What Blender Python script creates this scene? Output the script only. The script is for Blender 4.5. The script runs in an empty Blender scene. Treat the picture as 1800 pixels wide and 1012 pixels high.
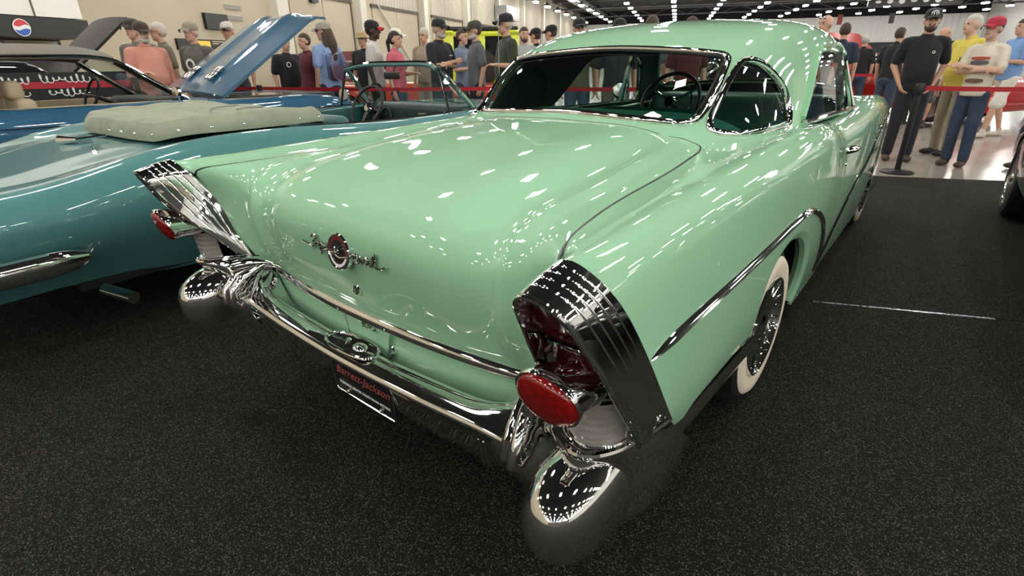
import bpy, bmesh, math, random
import numpy as np
from mathutils import Vector, Matrix
from mathutils.geometry import delaunay_2d_cdt

SC = bpy.context.scene
COL = SC.collection
random.seed(7)
RNG = np.random.default_rng(7)

# ------------------------------------------------------------------ camera
def make_camera():
    yaw, pitch, roll, f = math.radians(-39.772), math.radians(23.360), math.radians(-0.797), 918.84
    fw = Vector((math.sin(yaw) * math.cos(pitch), math.cos(yaw) * math.cos(pitch), -math.sin(pitch)))
    r0 = Vector((math.cos(yaw), -math.sin(yaw), 0))
    u0 = r0.cross(fw)
    r = math.cos(roll) * r0 + math.sin(roll) * u0
    u = -math.sin(roll) * r0 + math.cos(roll) * u0
    cd = bpy.data.cameras.new('camera')
    cd.sensor_fit = 'HORIZONTAL'
    cd.sensor_width = 36.0
    cd.lens = f / 1800 * 36.0
    cd.clip_start, cd.clip_end = 0.05, 400
    ob = bpy.data.objects.new('camera', cd)
    COL.objects.link(ob)
    m = Matrix((r, u, -fw)).transposed().to_4x4()
    m.translation = Vector((1.2599, -1.9850, 1.2671))
    ob.matrix_world = m
    SC.camera = ob
make_camera()

# ------------------------------------------------------------------ world, exposure
wd = bpy.data.worlds.new('hall_air')
wd.use_nodes = True
wd.node_tree.nodes['Background'].inputs[0].default_value = (.9, .95, 1, 1)
wd.node_tree.nodes['Background'].inputs[1].default_value = 0.05
SC.world = wd
SC.view_settings.view_transform = 'Standard'
SC.view_settings.look = 'None'
SC.view_settings.gamma = 1
SC.view_settings.use_curve_mapping = False
SC.view_settings.exposure = 0.55
SC.cycles.max_bounces = 10
SC.cycles.diffuse_bounces = 3
SC.cycles.glossy_bounces = 5
SC.cycles.transmission_bounces = 8
SC.cycles.transparent_max_bounces = 12
SC.cycles.caustics_reflective = False
SC.cycles.caustics_refractive = False
SC.cycles.sample_clamp_indirect = 6.0
LAMP_STRENGTH = 50.0
LAMP_COLOR = (1.0, .97, .90)

# ------------------------------------------------------------------ materials
MATS = {}
def mat(name, col=(.8, .8, .8), rough=.5, metal=0.0, coat=0.0, spec=.5, trans=0.0, ior=1.45, noise=None, bump=None,
        emit=None, alpha=1.0, sheen=0.0, coat_rough=.02):
    """noise=(scale, colour2, low, high)  bump=(scale, strength, distance)"""
    if name in MATS:
        return MATS[name]
    m = bpy.data.materials.new(name)
    m.use_nodes = True
    nt = m.node_tree
    b = nt.nodes['Principled BSDF']
    b.inputs['Base Color'].default_value = (*col, 1)
    b.inputs['Roughness'].default_value = rough
    b.inputs['Metallic'].default_value = metal
    b.inputs['Coat Weight'].default_value = coat
    b.inputs['Coat Roughness'].default_value = coat_rough
    b.inputs['Specular IOR Level'].default_value = spec
    b.inputs['Transmission Weight'].default_value = trans
    b.inputs['IOR'].default_value = ior
    b.inputs['Alpha'].default_value = alpha
    b.inputs['Sheen Weight'].default_value = sheen
    if emit:
        b.inputs['Emission Color'].default_value = (*emit[0], 1)
        b.inputs['Emission Strength'].default_value = emit[1]
    tc = None
    if noise or bump:
        tc = nt.nodes.new('ShaderNodeTexCoord')
    if noise:
        n = nt.nodes.new('ShaderNodeTexNoise')
        n.inputs['Scale'].default_value = noise[0]
        n.inputs['Detail'].default_value = 4
        nt.links.new(tc.outputs['Object'], n.inputs['Vector'])
        cr = nt.nodes.new('ShaderNodeValToRGB')
        cr.color_ramp.elements[0].position = noise[2]
        cr.color_ramp.elements[1].position = noise[3]
        cr.color_ramp.elements[0].color = (*col, 1)
        cr.color_ramp.elements[1].color = (*noise[1], 1)
        nt.links.new(n.outputs['Fac'], cr.inputs[0])
        nt.links.new(cr.outputs[0], b.inputs['Base Color'])
    if bump:
        n2 = nt.nodes.new('ShaderNodeTexNoise')
        n2.inputs['Scale'].default_value = bump[0]
        n2.inputs['Detail'].default_value = 3
        nt.links.new(tc.outputs['Object'], n2.inputs['Vector'])
        bp = nt.nodes.new('ShaderNodeBump')
        bp.inputs['Strength'].default_value = bump[1]
        bp.inputs['Distance'].default_value = bump[2]
        nt.links.new(n2.outputs['Fac'], bp.inputs['Height'])
        nt.links.new(bp.outputs[0], b.inputs['Normal'])
    MATS[name] = m
    return m

def glass_mat(name, tint, alpha=.25, rough=.0):
    """thin sheet glass: a clear sheet that tints what is behind it and mirrors at its surface"""
    if name in MATS:
        return MATS[name]
    m = bpy.data.materials.new(name)
    m.use_nodes = True
    nt = m.node_tree
    nt.nodes.clear()
    out = nt.nodes.new('ShaderNodeOutputMaterial')
    tr = nt.nodes.new('ShaderNodeBsdfTransparent')
    tr.inputs[0].default_value = (*tint, 1)
    gl = nt.nodes.new('ShaderNodeBsdfGlossy')
    gl.inputs['Roughness'].default_value = rough
    gl.inputs['Color'].default_value = (1, 1, 1, 1)
    fr = nt.nodes.new('ShaderNodeFresnel')
    ge = nt.nodes.new('ShaderNodeNewGeometry')
    io = nt.nodes.new('ShaderNodeMath'); io.operation = 'MULTIPLY_ADD'      # the sheet reflects alike from both sides
    io.inputs[1].default_value = 1 / 1.5 - 1.5; io.inputs[2].default_value = 1.5
    nt.links.new(ge.outputs['Backfacing'], io.inputs[0]); nt.links.new(io.outputs[0], fr.inputs[0])
    mx = nt.nodes.new('ShaderNodeMixShader')
    nt.links.new(fr.outputs[0], mx.inputs[0])
    nt.links.new(tr.outputs[0], mx.inputs[1])
    nt.links.new(gl.outputs[0], mx.inputs[2])
    nt.links.new(mx.outputs[0], out.inputs[0])
    MATS[name] = m
    return m

# ------------------------------------------------------------------ object helpers
def link(o, parent=None):
    COL.objects.link(o)
    if parent is not None:
        o.parent = parent
    return o

def empty(name, loc=(0, 0, 0), rz=0.0, parent=None):
    o = bpy.data.objects.new(name, None)
    o.empty_display_size = .1
    o.location = loc
    o.rotation_euler = (0, 0, rz)
    return link(o, parent)

def tag(o, label=None, cat=None, group=None, kind=None):
    if label:
        o['label'] = label
    if cat:
        o['category'] = cat
    if group:
        o['group'] = group
    if kind:
        o['kind'] = kind
    return o

class MB:
    """collects vertices and faces, then builds one mesh object"""
    def __init__(s):
        s.v, s.f = [], []
    def add(s, V, F):
        o = len(s.v)
        s.v += [tuple(map(float, p)) for p in V]
        s.f += [tuple(i + o for i in f) for f in F]
        return s
    def box(s, a, b, M=None):
        V = [(x, y, z) for x in (a[0], b[0]) for y in (a[1], b[1]) for z in (a[2], b[2])]
        if M is not None:
            V = [tuple(M @ Vector(p)) for p in V]
        return s.add(V, [(0, 1, 3, 2), (4, 6, 7, 5), (0, 4, 5, 1), (2, 3, 7, 6), (0, 2, 6, 4), (1, 5, 7, 3)])
    def rbox(s, a, b, r=.02, seg=3):
        """box with rounded edges"""
        c = [(a[i] + b[i]) / 2 for i in range(3)]
        h = [abs(b[i] - a[i]) / 2 for i in range(3)]
        r = min(r, *(x * .999 for x in h))
        bm = bmesh.new()
        bmesh.ops.create_cube(bm, size=1)
        for v in bm.verts:
            v.co = Vector((c[0] + v.co.x * 2 * h[0], c[1] + v.co.y * 2 * h[1], c[2] + v.co.z * 2 * h[2]))
        bmesh.ops.bevel(bm, geom=bm.edges[:] + bm.verts[:], offset=r, segments=seg, affect='EDGES', profile=.5)
        bm.verts.index_update()
        s.add([v.co for v in bm.verts], [[v.index for v in f.verts] for f in bm.faces])
        bm.free()
        return s
    def rings(s, R, closed=True, cap0=False, cap1=False, loop=False):
        """loft through rings of equal length"""
        n = len(R[0]); o = len(s.v); m = len(R)
        for r in R:
            s.v += [tuple(map(float, p)) for p in r]
        for i in range(m if loop else m - 1):
            i2 = (i + 1) % m
            for j in range(n if closed else n - 1):
                k = (j + 1) % n
                s.f.append((o + i * n + j, o + i * n + k, o + i2 * n + k, o + i2 * n + j))
        if cap0:
            s.f.append(tuple(o + j for j in range(n))[::-1])
        if cap1:
            s.f.append(tuple(o + (m - 1) * n + j for j in range(n)))
        return s
    def grid(s, P, flip=False):
        P = np.asarray(P); a, b = P.shape[:2]; o = len(s.v)
        s.v += [tuple(map(float, p)) for p in P.reshape(-1, 3)]
        for i in range(a - 1):
            for j in range(b - 1):
                q = (o + i * b + j, o + i * b + j + 1, o + (i + 1) * b + j + 1, o + (i + 1) * b + j)
                s.f.append(q[::-1] if flip else q)
        return s
    def tube(s, pts, r, seg=10, closed=False, caps=True, flat=None, up=None):
        """sweep a round (or, with flat=(a,b), oval) section along points; r may be a list"""
        P = [Vector(p) for p in pts]; n = len(P); R = []
        rr = r if hasattr(r, '__len__') else [r] * n
        t0 = None; nrm = None
        for i in range(n):
            if closed:
                t = (P[(i + 1) % n] - P[i - 1]).normalized()
            else:
                t = (P[min(i + 1, n - 1)] - P[max(i - 1, 0)]).normalized()
            if up is not None:
                nrm = Vector(up[i] if hasattr(up[0], '__len__') else up)
                nrm = (nrm - t * nrm.dot(t)).normalized()
            elif nrm is None:
                nrm = t.orthogonal().normalized()
            else:
                q = t0.rotation_difference(t); nrm = (q @ nrm); nrm = (nrm - t * nrm.dot(t)).normalized()
            t0 = t; b = t.cross(nrm)
            fa, fb = flat or (1, 1)
            R.append([P[i] + (nrm * math.cos(k * 2 * math.pi / seg) * fa + b * math.sin(k * 2 * math.pi / seg) * fb) * rr[i] for k in range(seg)])
        return s.rings(R, True, caps and not closed, caps and not closed, closed)
    def sweep(s, pts, nrms, prof, closed=False, caps=True):
        """sweep a profile [(side, out), ...] along points with given outward normals"""
        P = [Vector(p) for p in pts]; N = [Vector(q) for q in nrms]; n = len(P); R = []
        for i in range(n):
            t = (P[(i + 1) % n] - P[i - 1]) if closed else (P[min(i + 1, n - 1)] - P[max(i - 1, 0)])
            t.normalize(); nn = (N[i] - t * N[i].dot(t)).normalized(); b = t.cross(nn)
            pf = prof[i] if isinstance(prof[0][0], (tuple, list)) else prof
            R.append([P[i] + b * a + nn * h for a, h in pf])
        return s.rings(R, True, caps and not closed, caps and not closed, closed)
    def lathe(s, prof, M=None, seg=32, closed=False):
        """profile [(radius, height)] spun about the local Z axis"""
        R = []
        for r, h in prof:
            R.append([(r * math.cos(2 * math.pi * k / seg), r * math.sin(2 * math.pi * k / seg), h) for k in range(seg)])
        if M is not None:
            R = [[tuple(M @ Vector(p)) for p in q] for q in R]
        return s.rings(R, True, not closed, not closed, closed)
    def ellipsoid(s, c, r, M=None, seg=16, rg=10):
        V = []; F = []
        for i in range(1, rg):
            a = math.pi * i / rg
            for k in range(seg):
                b = 2 * math.pi * k / seg
                V.append(Vector((r[0] * math.sin(a) * math.cos(b), r[1] * math.sin(a) * math.sin(b), r[2] * math.cos(a))))
        V += [Vector((0, 0, r[2])), Vector((0, 0, -r[2]))]
        for i in range(rg - 2):
            for k in range(seg):
                k2 = (k + 1) % seg
                F.append((i * seg + k, (i + 1) * seg + k, (i + 1) * seg + k2, i * seg + k2))
        t = (rg - 1) * seg
        for k in range(seg):
            k2 = (k + 1) % seg
            F.append((t, k, k2)); F.append((t + 1, (rg - 2) * seg + k2, (rg - 2) * seg + k))
        if M is not None:
            V = [M @ p for p in V]
        return s.add([p + Vector(c) for p in V], F)
    def capsule(s, a, b, ra, rb, seg=10):
        """tapered rod with round ends"""
        a, b = Vector(a), Vector(b); t = (b - a); L = t.length; t.normalize()
        n = t.orthogonal().normalized(); bb = t.cross(n); R = []
        for c, r, sg, A in ((a, ra, -1, (80, 50, 20, 0)), (b, rb, 1, (0, 20, 50, 80))):
            for d in A:
                d = math.radians(d)
                R.append([c + t * sg * r * math.sin(d) + (n * math.cos(2 * math.pi * k / seg) + bb * math.sin(2 * math.pi * k / seg)) * r * math.cos(d) for k in range(seg)])
        return s.rings(R, True, True, True)
    def build(s, name, m=None, parent=None, smooth=True, sharp=35, flipfix=False, mirror=False, kind=None):
        V = s.v
        F = s.f
        if mirror:
            V = [(-x, y, z) for x, y, z in V]; F = [f[::-1] for f in F]
        me = bpy.data.meshes.new(name)
        me.from_pydata(V, [], F)
        if flipfix:
            bm = bmesh.new(); bm.from_mesh(me)
            bmesh.ops.recalc_face_normals(bm, faces=bm.faces)
            bm.to_mesh(me); bm.free()
        if smooth:
            me.polygons.foreach_set('use_smooth', [True] * len(me.polygons))
            if sharp:
                me.set_sharp_from_angle(angle=math.radians(sharp))
        me.update()
        if m is not None:
            me.materials.append(m)
        o = bpy.data.objects.new(name, me)
        if kind:
            o['kind'] = kind
        return link(o, parent)

def copy_tree(o, parent=None):
    c = o.copy(); COL.objects.link(c); c.parent = parent
    for ch in o.children:
        copy_tree(ch, c)
    return c

def text_mesh(name, body, size, M, m, parent=None, depth=.002, align='CENTER', shear=0, bold=0.0, sx=1.0):
    """raised lettering as a mesh; M places its local XY plane"""
    cu = bpy.data.curves.new(name, 'FONT')
    cu.body = body; cu.size = size; cu.extrude = depth; cu.align_x = align; cu.align_y = 'CENTER'; cu.shear = shear
    cu.offset = bold; cu.resolution_u = 3
    o = bpy.data.objects.new(name, cu); COL.objects.link(o)
    dg = bpy.context.evaluated_depsgraph_get()
    me = bpy.data.meshes.new_from_object(o.evaluated_get(dg))
    bpy.data.objects.remove(o); bpy.data.curves.remove(cu)
    me.transform(M @ Matrix.Diagonal((sx, 1, 1, 1)))
    me.materials.clear(); me.materials.append(m)
    me.name = name
    return link(bpy.data.objects.new(name, me), parent)

def frame(origin, xaxis, normal):
    """matrix with local X along xaxis and local Z along normal"""
    z = Vector(normal).normalized(); x = Vector(xaxis); x = (x - z * x.dot(z)).normalized(); y = z.cross(x)
    m = Matrix((x, y, z)).transposed().to_4x4(); m.translation = Vector(origin)
    return m
# ------------------------------------------------------------------ hall: axes along and across the building
HT = np.array([-.396, .918])     # along the hall
HN = np.array([.918, .396])      # across, to the right
def hall(t, n, z=0.0):
    p = HT * t + HN * n
    return (p[0], p[1], z)
HRZ = math.atan2(HN[1], HN[0])   # rotation that turns local X across and local Y along the hall

def speck_floor(name, base, speck, scale, rough):
    m = bpy.data.materials.new(name); m.use_nodes = True
    nt = m.node_tree; b = nt.nodes['Principled BSDF']
    tc = nt.nodes.new('ShaderNodeTexCoord')
    vo = nt.nodes.new('ShaderNodeTexVoronoi'); vo.inputs['Scale'].default_value = scale
    no = nt.nodes.new('ShaderNodeTexNoise'); no.inputs['Scale'].default_value = scale * .55; no.inputs['Detail'].default_value = 3
    nt.links.new(tc.outputs['Object'], vo.inputs['Vector']); nt.links.new(tc.outputs['Object'], no.inputs['Vector'])
    cr = nt.nodes.new('ShaderNodeValToRGB')
    cr.color_ramp.elements[0].position = .35; cr.color_ramp.elements[0].color = (*base, 1)
    cr.color_ramp.elements[1].position = .8; cr.color_ramp.elements[1].color = (*speck, 1)
    nt.links.new(no.outputs['Fac'], cr.inputs[0])
    # light fibres
    cr2 = nt.nodes.new('ShaderNodeValToRGB')
    cr2.color_ramp.elements[0].position = .80; cr2.color_ramp.elements[0].color = (0, 0, 0, 1)
    cr2.color_ramp.elements[1].position = .98; cr2.color_ramp.elements[1].color = (1, 1, 1, 1)
    sp = nt.nodes.new('ShaderNodeSeparateColor'); nt.links.new(vo.outputs['Color'], sp.inputs[0])
    nt.links.new(sp.outputs[0], cr2.inputs[0])
    mx = nt.nodes.new('ShaderNodeMix'); mx.data_type = 'RGBA'
    nt.links.new(cr2.outputs[0], mx.inputs['Factor']); nt.links.new(cr.outputs[0], mx.inputs['A'])
    mx.inputs['B'].default_value = (.115, .108, .094, 1)
    nt.links.new(mx.outputs['Result'], b.inputs['Base Color'])
    b.inputs['Roughness'].default_value = rough
    b.inputs['Specular IOR Level'].default_value = .12
    bp = nt.nodes.new('ShaderNodeBump'); bp.inputs['Strength'].default_value = .9; bp.inputs['Distance'].default_value = .004
    nt.links.new(no.outputs['Fac'], bp.inputs['Height']); nt.links.new(bp.outputs[0], b.inputs['Normal'])
    MATS[name] = m
    return m

M_CARPET = speck_floor('carpet_black', (.0030, .0028, .0026), (.021, .0195, .017), 320, .8)
M_CONC = mat('polished_concrete', (.30, .27, .235), .16, noise=(1.3, (.40, .365, .32), .3, .75), spec=.55, bump=(6, .05, .01))
M_WALL = mat('wall_beige', (.46, .40, .30), .8, noise=(.6, (.42, .365, .275), .35, .7))
M_WALLG = mat('wall_grey', (.70, .70, .68), .75)
M_CEIL = mat('ceiling_black', (.008, .008, .009), .9)
M_STEEL = mat('truss_grey', (.10, .10, .11), .5, .3)
M_DUCT = mat('duct_metal', (.35, .36, .37), .35, .7)
M_LAMP = mat('lamp_glow', (1, 1, 1), .5, emit=(LAMP_COLOR, LAMP_STRENGTH))
M_LAMPBODY = mat('lamp_housing', (.05, .05, .05), .4)
M_WHITE = mat('white_paint', (.78, .76, .72), .5)
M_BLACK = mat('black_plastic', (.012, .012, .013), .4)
M_DARK = mat('dark_void', (.004, .004, .004), .9)

T0, T1, N0, N1, HZ = -46.0, 82.0, -13.6, 36.0, 7.5
def hbox(name, t0, t1, n0, n1, z0, z1, m, parent=None, label=None, cat=None, kind=None, group=None):
    """box aligned with the hall"""
    b = MB(); V = [hall(t, n, z) for t in (t0, t1) for n in (n0, n1) for z in (z0, z1)]
    b.add(V, [(0, 1, 3, 2), (4, 6, 7, 5), (0, 4, 5, 1), (2, 3, 7, 6), (0, 2, 6, 4), (1, 5, 7, 3)])
    o = b.build(name, m, parent, smooth=False, flipfix=True)
    return tag(o, label, cat, group, kind)

def build_hall():
    f = hbox('floor', T0, T1, N0, N1, -.3, -.012, M_CONC, kind='structure', label='polished concrete floor of the exhibition hall', cat='floor')
    hbox('ceiling', T0, T1, N0, N1, HZ, HZ + .2, M_CEIL, kind='structure', label='black ceiling of the exhibition hall', cat='ceiling')
    wl = hbox('wall_left', T0, T1, N0 - .3, N0, -.3, HZ + .2, M_WALL, kind='structure', label='beige panelled hall wall behind the crowd on the left', cat='wall')
    wr = hbox('wall_right', T0, T1, N1, N1 + .3, -.3, HZ + .2, M_WALLG, kind='structure', label='grey hall wall on the right', cat='wall')
    we = hbox('wall_end', T1, T1 + .3, N0, N1, -.3, HZ + .2, M_WALLG, kind='structure', label='pale corrugated end wall of the hall', cat='wall')
    hbox('wall_back', T0 - .3, T0, N0, N1, -.3, HZ + .2, mat('wall_dark', (.12, .12, .12), .8), kind='structure', label='grey hall wall behind the camera', cat='wall')
    # black show carpet under the cars, laid in strips
    # its front edge runs across beyond the cars, the seams run the same way
    a = np.array([1.14, 5.61]); d = HN / np.linalg.norm(HN); nn = np.array([d[1], -d[0]])
    seam = (np.array([1.24, 1.33]) - a) @ nn
    edges = [0, seam, seam + 9.0, seam + 30.0]
    carpet = empty('floor_carpet')
    tag(carpet, 'black ribbed show carpet laid in strips under the cars', 'carpet', kind='structure')
    for i in range(len(edges) - 1):
        g = .004
        q0, q1 = edges[i] + (g if i else 0), edges[i + 1] - g
        P = [a + d * s + nn * q for s, q in ((-26, q0), (12, q0), (12, q1), (-26, q1))]
        m = MB(); V = [(*p, z) for z in (-.012, 0) for p in P]
        m.add(V, [(3, 2, 1, 0), (4, 5, 6, 7), (0, 1, 5, 4), (1, 2, 6, 5), (2, 3, 7, 6), (3, 0, 4, 7)])
        m.build('carpet_strip', M_CARPET, carpet, smooth=False)
    # shiny tape along the seam beside the coupe
    t = MB()
    mt = mat('seam_tape', (.55, .6, .66), .25, .6, noise=(60, (.03, .03, .03), .45, .62))
    s0 = (np.array([.86, 1.15]) - a) @ d; s1 = s0 + .86
    for s0, s1 in ((s0, s1),):
        P = [a + d * s + nn * (edges[1] + q) for s, q in ((s0, -.008), (s1, -.011), (s1, .011), (s0, .006))]
        t.add([(*p, .0015) for p in P], [(0, 1, 2, 3)])
    o = t.build('seam_tape', mt, carpet, smooth=False, flipfix=True)

    # high-bay lamps hung in rows
    lm = None
    rows = [(-11.8, 0), (-8.6, 0), (-4.5, 0), (-.4, 0), (3.75, 0), (7.9, 0), (12.0, 0), (16.2, 0), (20.4, 0), (24.6, 0), (28.8, 0), (33.0, 0)]
    proto = None; cnt = 0
    for n, _ in rows:
        t = -42.3
        while t < 79:
            if proto is None:
                proto = empty('high_bay_lamp')
                h = MB(); h.rbox((-.25, -.39, .045), (.25, .39, .13), .03, 2); h.rbox((-.10, -.16, .12), (.10, .16, .34), .03, 2)
                for k_ in range(6):
                    h.box((-.22, -.30 + k_ * .115, .12), (.22, -.29 + k_ * .115, .19))
                h.build('housing', M_LAMPBODY, proto, flipfix=True)
                g = MB(); g.rings([[(x * k, y * k, z) for x, y in ((-.20, -.34), (.20, -.34), (.20, .34), (-.20, .34))] for z, k in ((.045, 1.0), (-.03, 1.0), (-.075, .86))], True, False, True)
                g.build('light_panel', M_LAMP, proto, smooth=False, flipfix=False)
                c = MB(); c.tube([(0, 0, .35), (0, 0, HZ - 6.0 - .05)], .012, 6); c.build('hanging_rod', M_LAMPBODY, proto)
                o = proto
            else:
                o = copy_tree(proto)
            p = hall(t, n, 6.0)
            o.location = p; o.rotation_euler = (0, 0, HRZ)
            tag(o, 'black high-bay lamp hung with others in rows from the dark ceiling', 'lamp', 'high-bay ceiling lamps')
            cnt += 1
            t += 4.72 if t < 40 else 4.72
    # trusses and ducts under the ceiling
    for i, t in enumerate((14, 26, 38, 50, 62, 74)):
        b = MB(); s = hall(t, N0 + .2); e = hall(t, N1 - .2); nseg = 24
        for z in (6.5, 7.25):
            b.tube([(s[0], s[1], z), (e[0], e[1], z)], .09, 6)
        for k in range(nseg):
            q0 = hall(t, N0 + .2 + (N1 - N0 - .4) * k / nseg); q1 = hall(t, N0 + .2 + (N1 - N0 - .4) * (k + 1) / nseg)
            za, zb = (6.5, 7.25) if k % 2 else (7.25, 6.5)
            b.tube([(q0[0], q0[1], za), (q1[0], q1[1], zb)], .05, 5)
        o = b.build('roof_truss', M_STEEL)
        tag(o, ('nearest', 'second', 'third', 'fourth', 'fifth', 'farthest')[i] + ' dark steel roof truss counted from the camera under the black ceiling', 'truss', 'roof trusses')
    b = MB()
    s = hall(24, -9.9); e = hall(80, -9.9)
    b.tube([(s[0], s[1], 6.9), (e[0], e[1], 6.9)], .42, 18)
    for k in range(18):
        q = hall(24 + 3 * k, -9.9); q2 = hall(24.12 + 3 * k, -9.9)
        b.tube([(q[0], q[1], 6.9), (q2[0], q2[1], 6.9)], .46, 18)
    tag(b.build('air_duct', M_DUCT), 'long round grey air duct under the ceiling near the left wall', 'duct')
build_hall()
# ------------------------------------------------------------------ smooth surfaces through control points
def spline_basis(k, t):
    """matrix B so that B @ data is the natural cubic spline through data at knots k, evaluated at t"""
    k = np.asarray(k, float); t = np.asarray(t, float); n = len(k); h = np.diff(k)
    A = np.zeros((n, n)); R = np.zeros((n, n)); A[0, 0] = A[-1, -1] = 1
    for i in range(1, n - 1):
        A[i, i - 1] = h[i - 1]; A[i, i] = 2 * (h[i - 1] + h[i]); A[i, i + 1] = h[i]
        R[i, i - 1] = 6 / h[i - 1]; R[i, i] = -6 / h[i - 1] - 6 / h[i]; R[i, i + 1] = 6 / h[i]
    Mm = np.linalg.solve(A, R)
    i = np.clip(np.searchsorted(k, t) - 1, 0, n - 2)
    a = (k[i + 1] - t) / h[i]; b = 1 - a
    I = np.eye(n)
    return a[:, None] * I[i] + b[:, None] * I[i + 1] + ((a ** 3 - a) * h[i] ** 2 / 6)[:, None] * Mm[i] + ((b ** 3 - b) * h[i] ** 2 / 6)[:, None] * Mm[i + 1]

def curve(P, n=40, closed=False):
    """smooth curve through points"""
    P = np.asarray(P, float)
    if closed:
        m = len(P); Q = np.concatenate([P[-3:], P, P[:3]])
    else:
        Q = P
    d = np.maximum(np.linalg.norm(np.diff(Q, axis=0), axis=1), 1e-6) ** .75; k = np.concatenate([[0], np.cumsum(d)])
    if closed:
        t = np.linspace(k[3], k[3 + m], n, endpoint=False)
    else:
        t = np.linspace(0, k[-1], n)
    return spline_basis(k, t) @ Q

class Surf:
    """P[u][v] control points; mirror: column 0 lies on X=0 and the other half is added; side: -1 mirrors the whole surface"""
    def __init__(s, P, mirror=False, side=1):
        P = np.array(P, float)
        if mirror:
            L = P[:, :0:-1].copy(); L[..., 0] *= -1; P = np.concatenate([L, P], 1)
        s.side = side
        s.P = P
        du = np.linalg.norm(np.diff(P, axis=0), axis=2).mean(1); dv = np.linalg.norm(np.diff(P, axis=1), axis=2).mean(0)
        s.ku = np.concatenate([[0], np.cumsum(du)]); s.kv = np.concatenate([[0], np.cumsum(dv)])
        s.lu, s.lv = s.ku[-1], s.kv[-1]
        s._g = None
    def __call__(s, u, v):
        u = np.clip(np.atleast_1d(u), 0, s.lu); v = np.clip(np.atleast_1d(v), 0, s.lv)
        Bu = spline_basis(s.ku, u); Bv = spline_basis(s.kv, v)
        r = np.einsum('ni,nj,ijk->nk', Bu, Bv, s.P)
        if s.side < 0:
            r = r * np.array([-1, 1, 1])
        return r
    def normal(s, u, v):
        e = 1e-4
        u = np.clip(np.atleast_1d(u), e, s.lu - e); v = np.clip(np.atleast_1d(v), e, s.lv - e)
        a = s(u + e, v) - s(u - e, v); b = s(u, v + e) - s(u, v - e)
        n = np.cross(a, b); return n / np.maximum(np.linalg.norm(n, axis=1), 1e-12)[:, None]
    def gridpts(s, nu, nv):
        u = np.linspace(0, s.lu, nu); v = np.linspace(0, s.lv, nv)
        U, V = np.meshgrid(u, v, indexing='ij')
        return s(U.ravel(), V.ravel()).reshape(nu, nv, 3), U, V
    def inv(s, target, fn, restrict=None):
        """uv of the surface points whose fn(points)->(n,2) equals each target"""
        if s._g is None:
            s._g = s.gridpts(160, 160)
        G, U, V = s._g
        q = fn(G.reshape(-1, 3)); ok = np.ones(len(q), bool)
        if restrict is not None:
            ok = restrict(G.reshape(-1, 3))
        out = []
        for t in np.atleast_2d(target):
            d = ((q - t) ** 2).sum(1); d[~ok] = 1e18; i = int(np.argmin(d))
            uv = np.array([U.ravel()[i], V.ravel()[i]])
            for _ in range(12):
                e = 1e-4
                f0 = fn(s(uv[0], uv[1]))[0]; fu = fn(s(uv[0] + e, uv[1]))[0]; fv = fn(s(uv[0], uv[1] + e))[0]
                J = np.stack([(fu - f0) / e, (fv - f0) / e], 1)
                try:
                    st = np.linalg.lstsq(J, t - f0, rcond=None)[0]
                except Exception:
                    break
                st = np.clip(st, -.05, .05); uv = np.clip(uv + st, [1e-4, 1e-4], [s.lu - 2e-4, s.lv - 2e-4])
            out.append(uv)
        return np.array(out)
    def yz(s, pts):
        return s.inv(pts, lambda p: p[:, 1:])
    def xy(s, pts):
        return s.inv(pts, lambda p: p[:, :2])
    def xz(s, pts, restrict=None):
        return s.inv(pts, lambda p: p[:, [0, 2]], restrict)

def in_poly(p, poly):
    x, y = p[:, 0], p[:, 1]; c = np.zeros(len(p), bool); a = poly; b = np.roll(poly, -1, axis=0)
    for (x0, y0), (x1, y1) in zip(a, b):
        if y0 == y1:
            continue
        m = ((y0 > y) != (y1 > y)) & (x < (x1 - x0) * (y - y0) / (y1 - y0) + x0)
        c ^= m
    return c

def seg_dist(p, poly):
    d = np.full(len(p), 1e9); a = poly; b = np.roll(poly, -1, axis=0)
    for q, r in zip(a, b):
        e = r - q; l = max(e @ e, 1e-12); t = np.clip((p - q) @ e / l, 0, 1)
        d = np.minimum(d, np.linalg.norm(p - q - t[:, None] * e, axis=1))
    return d

def densify(poly, step):
    out = []
    for a, b in zip(poly, np.roll(poly, -1, axis=0)):
        n = max(1, int(np.ceil(np.linalg.norm(b - a) / step)))
        out += [a + (b - a) * i / n for i in range(n)]
    return np.array(out)

def rect_uv(s, m=0.0):
    return np.array([(m, m), (s.lu - m, m), (s.lu - m, s.lv - m), (m, s.lv - m)])

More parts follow.
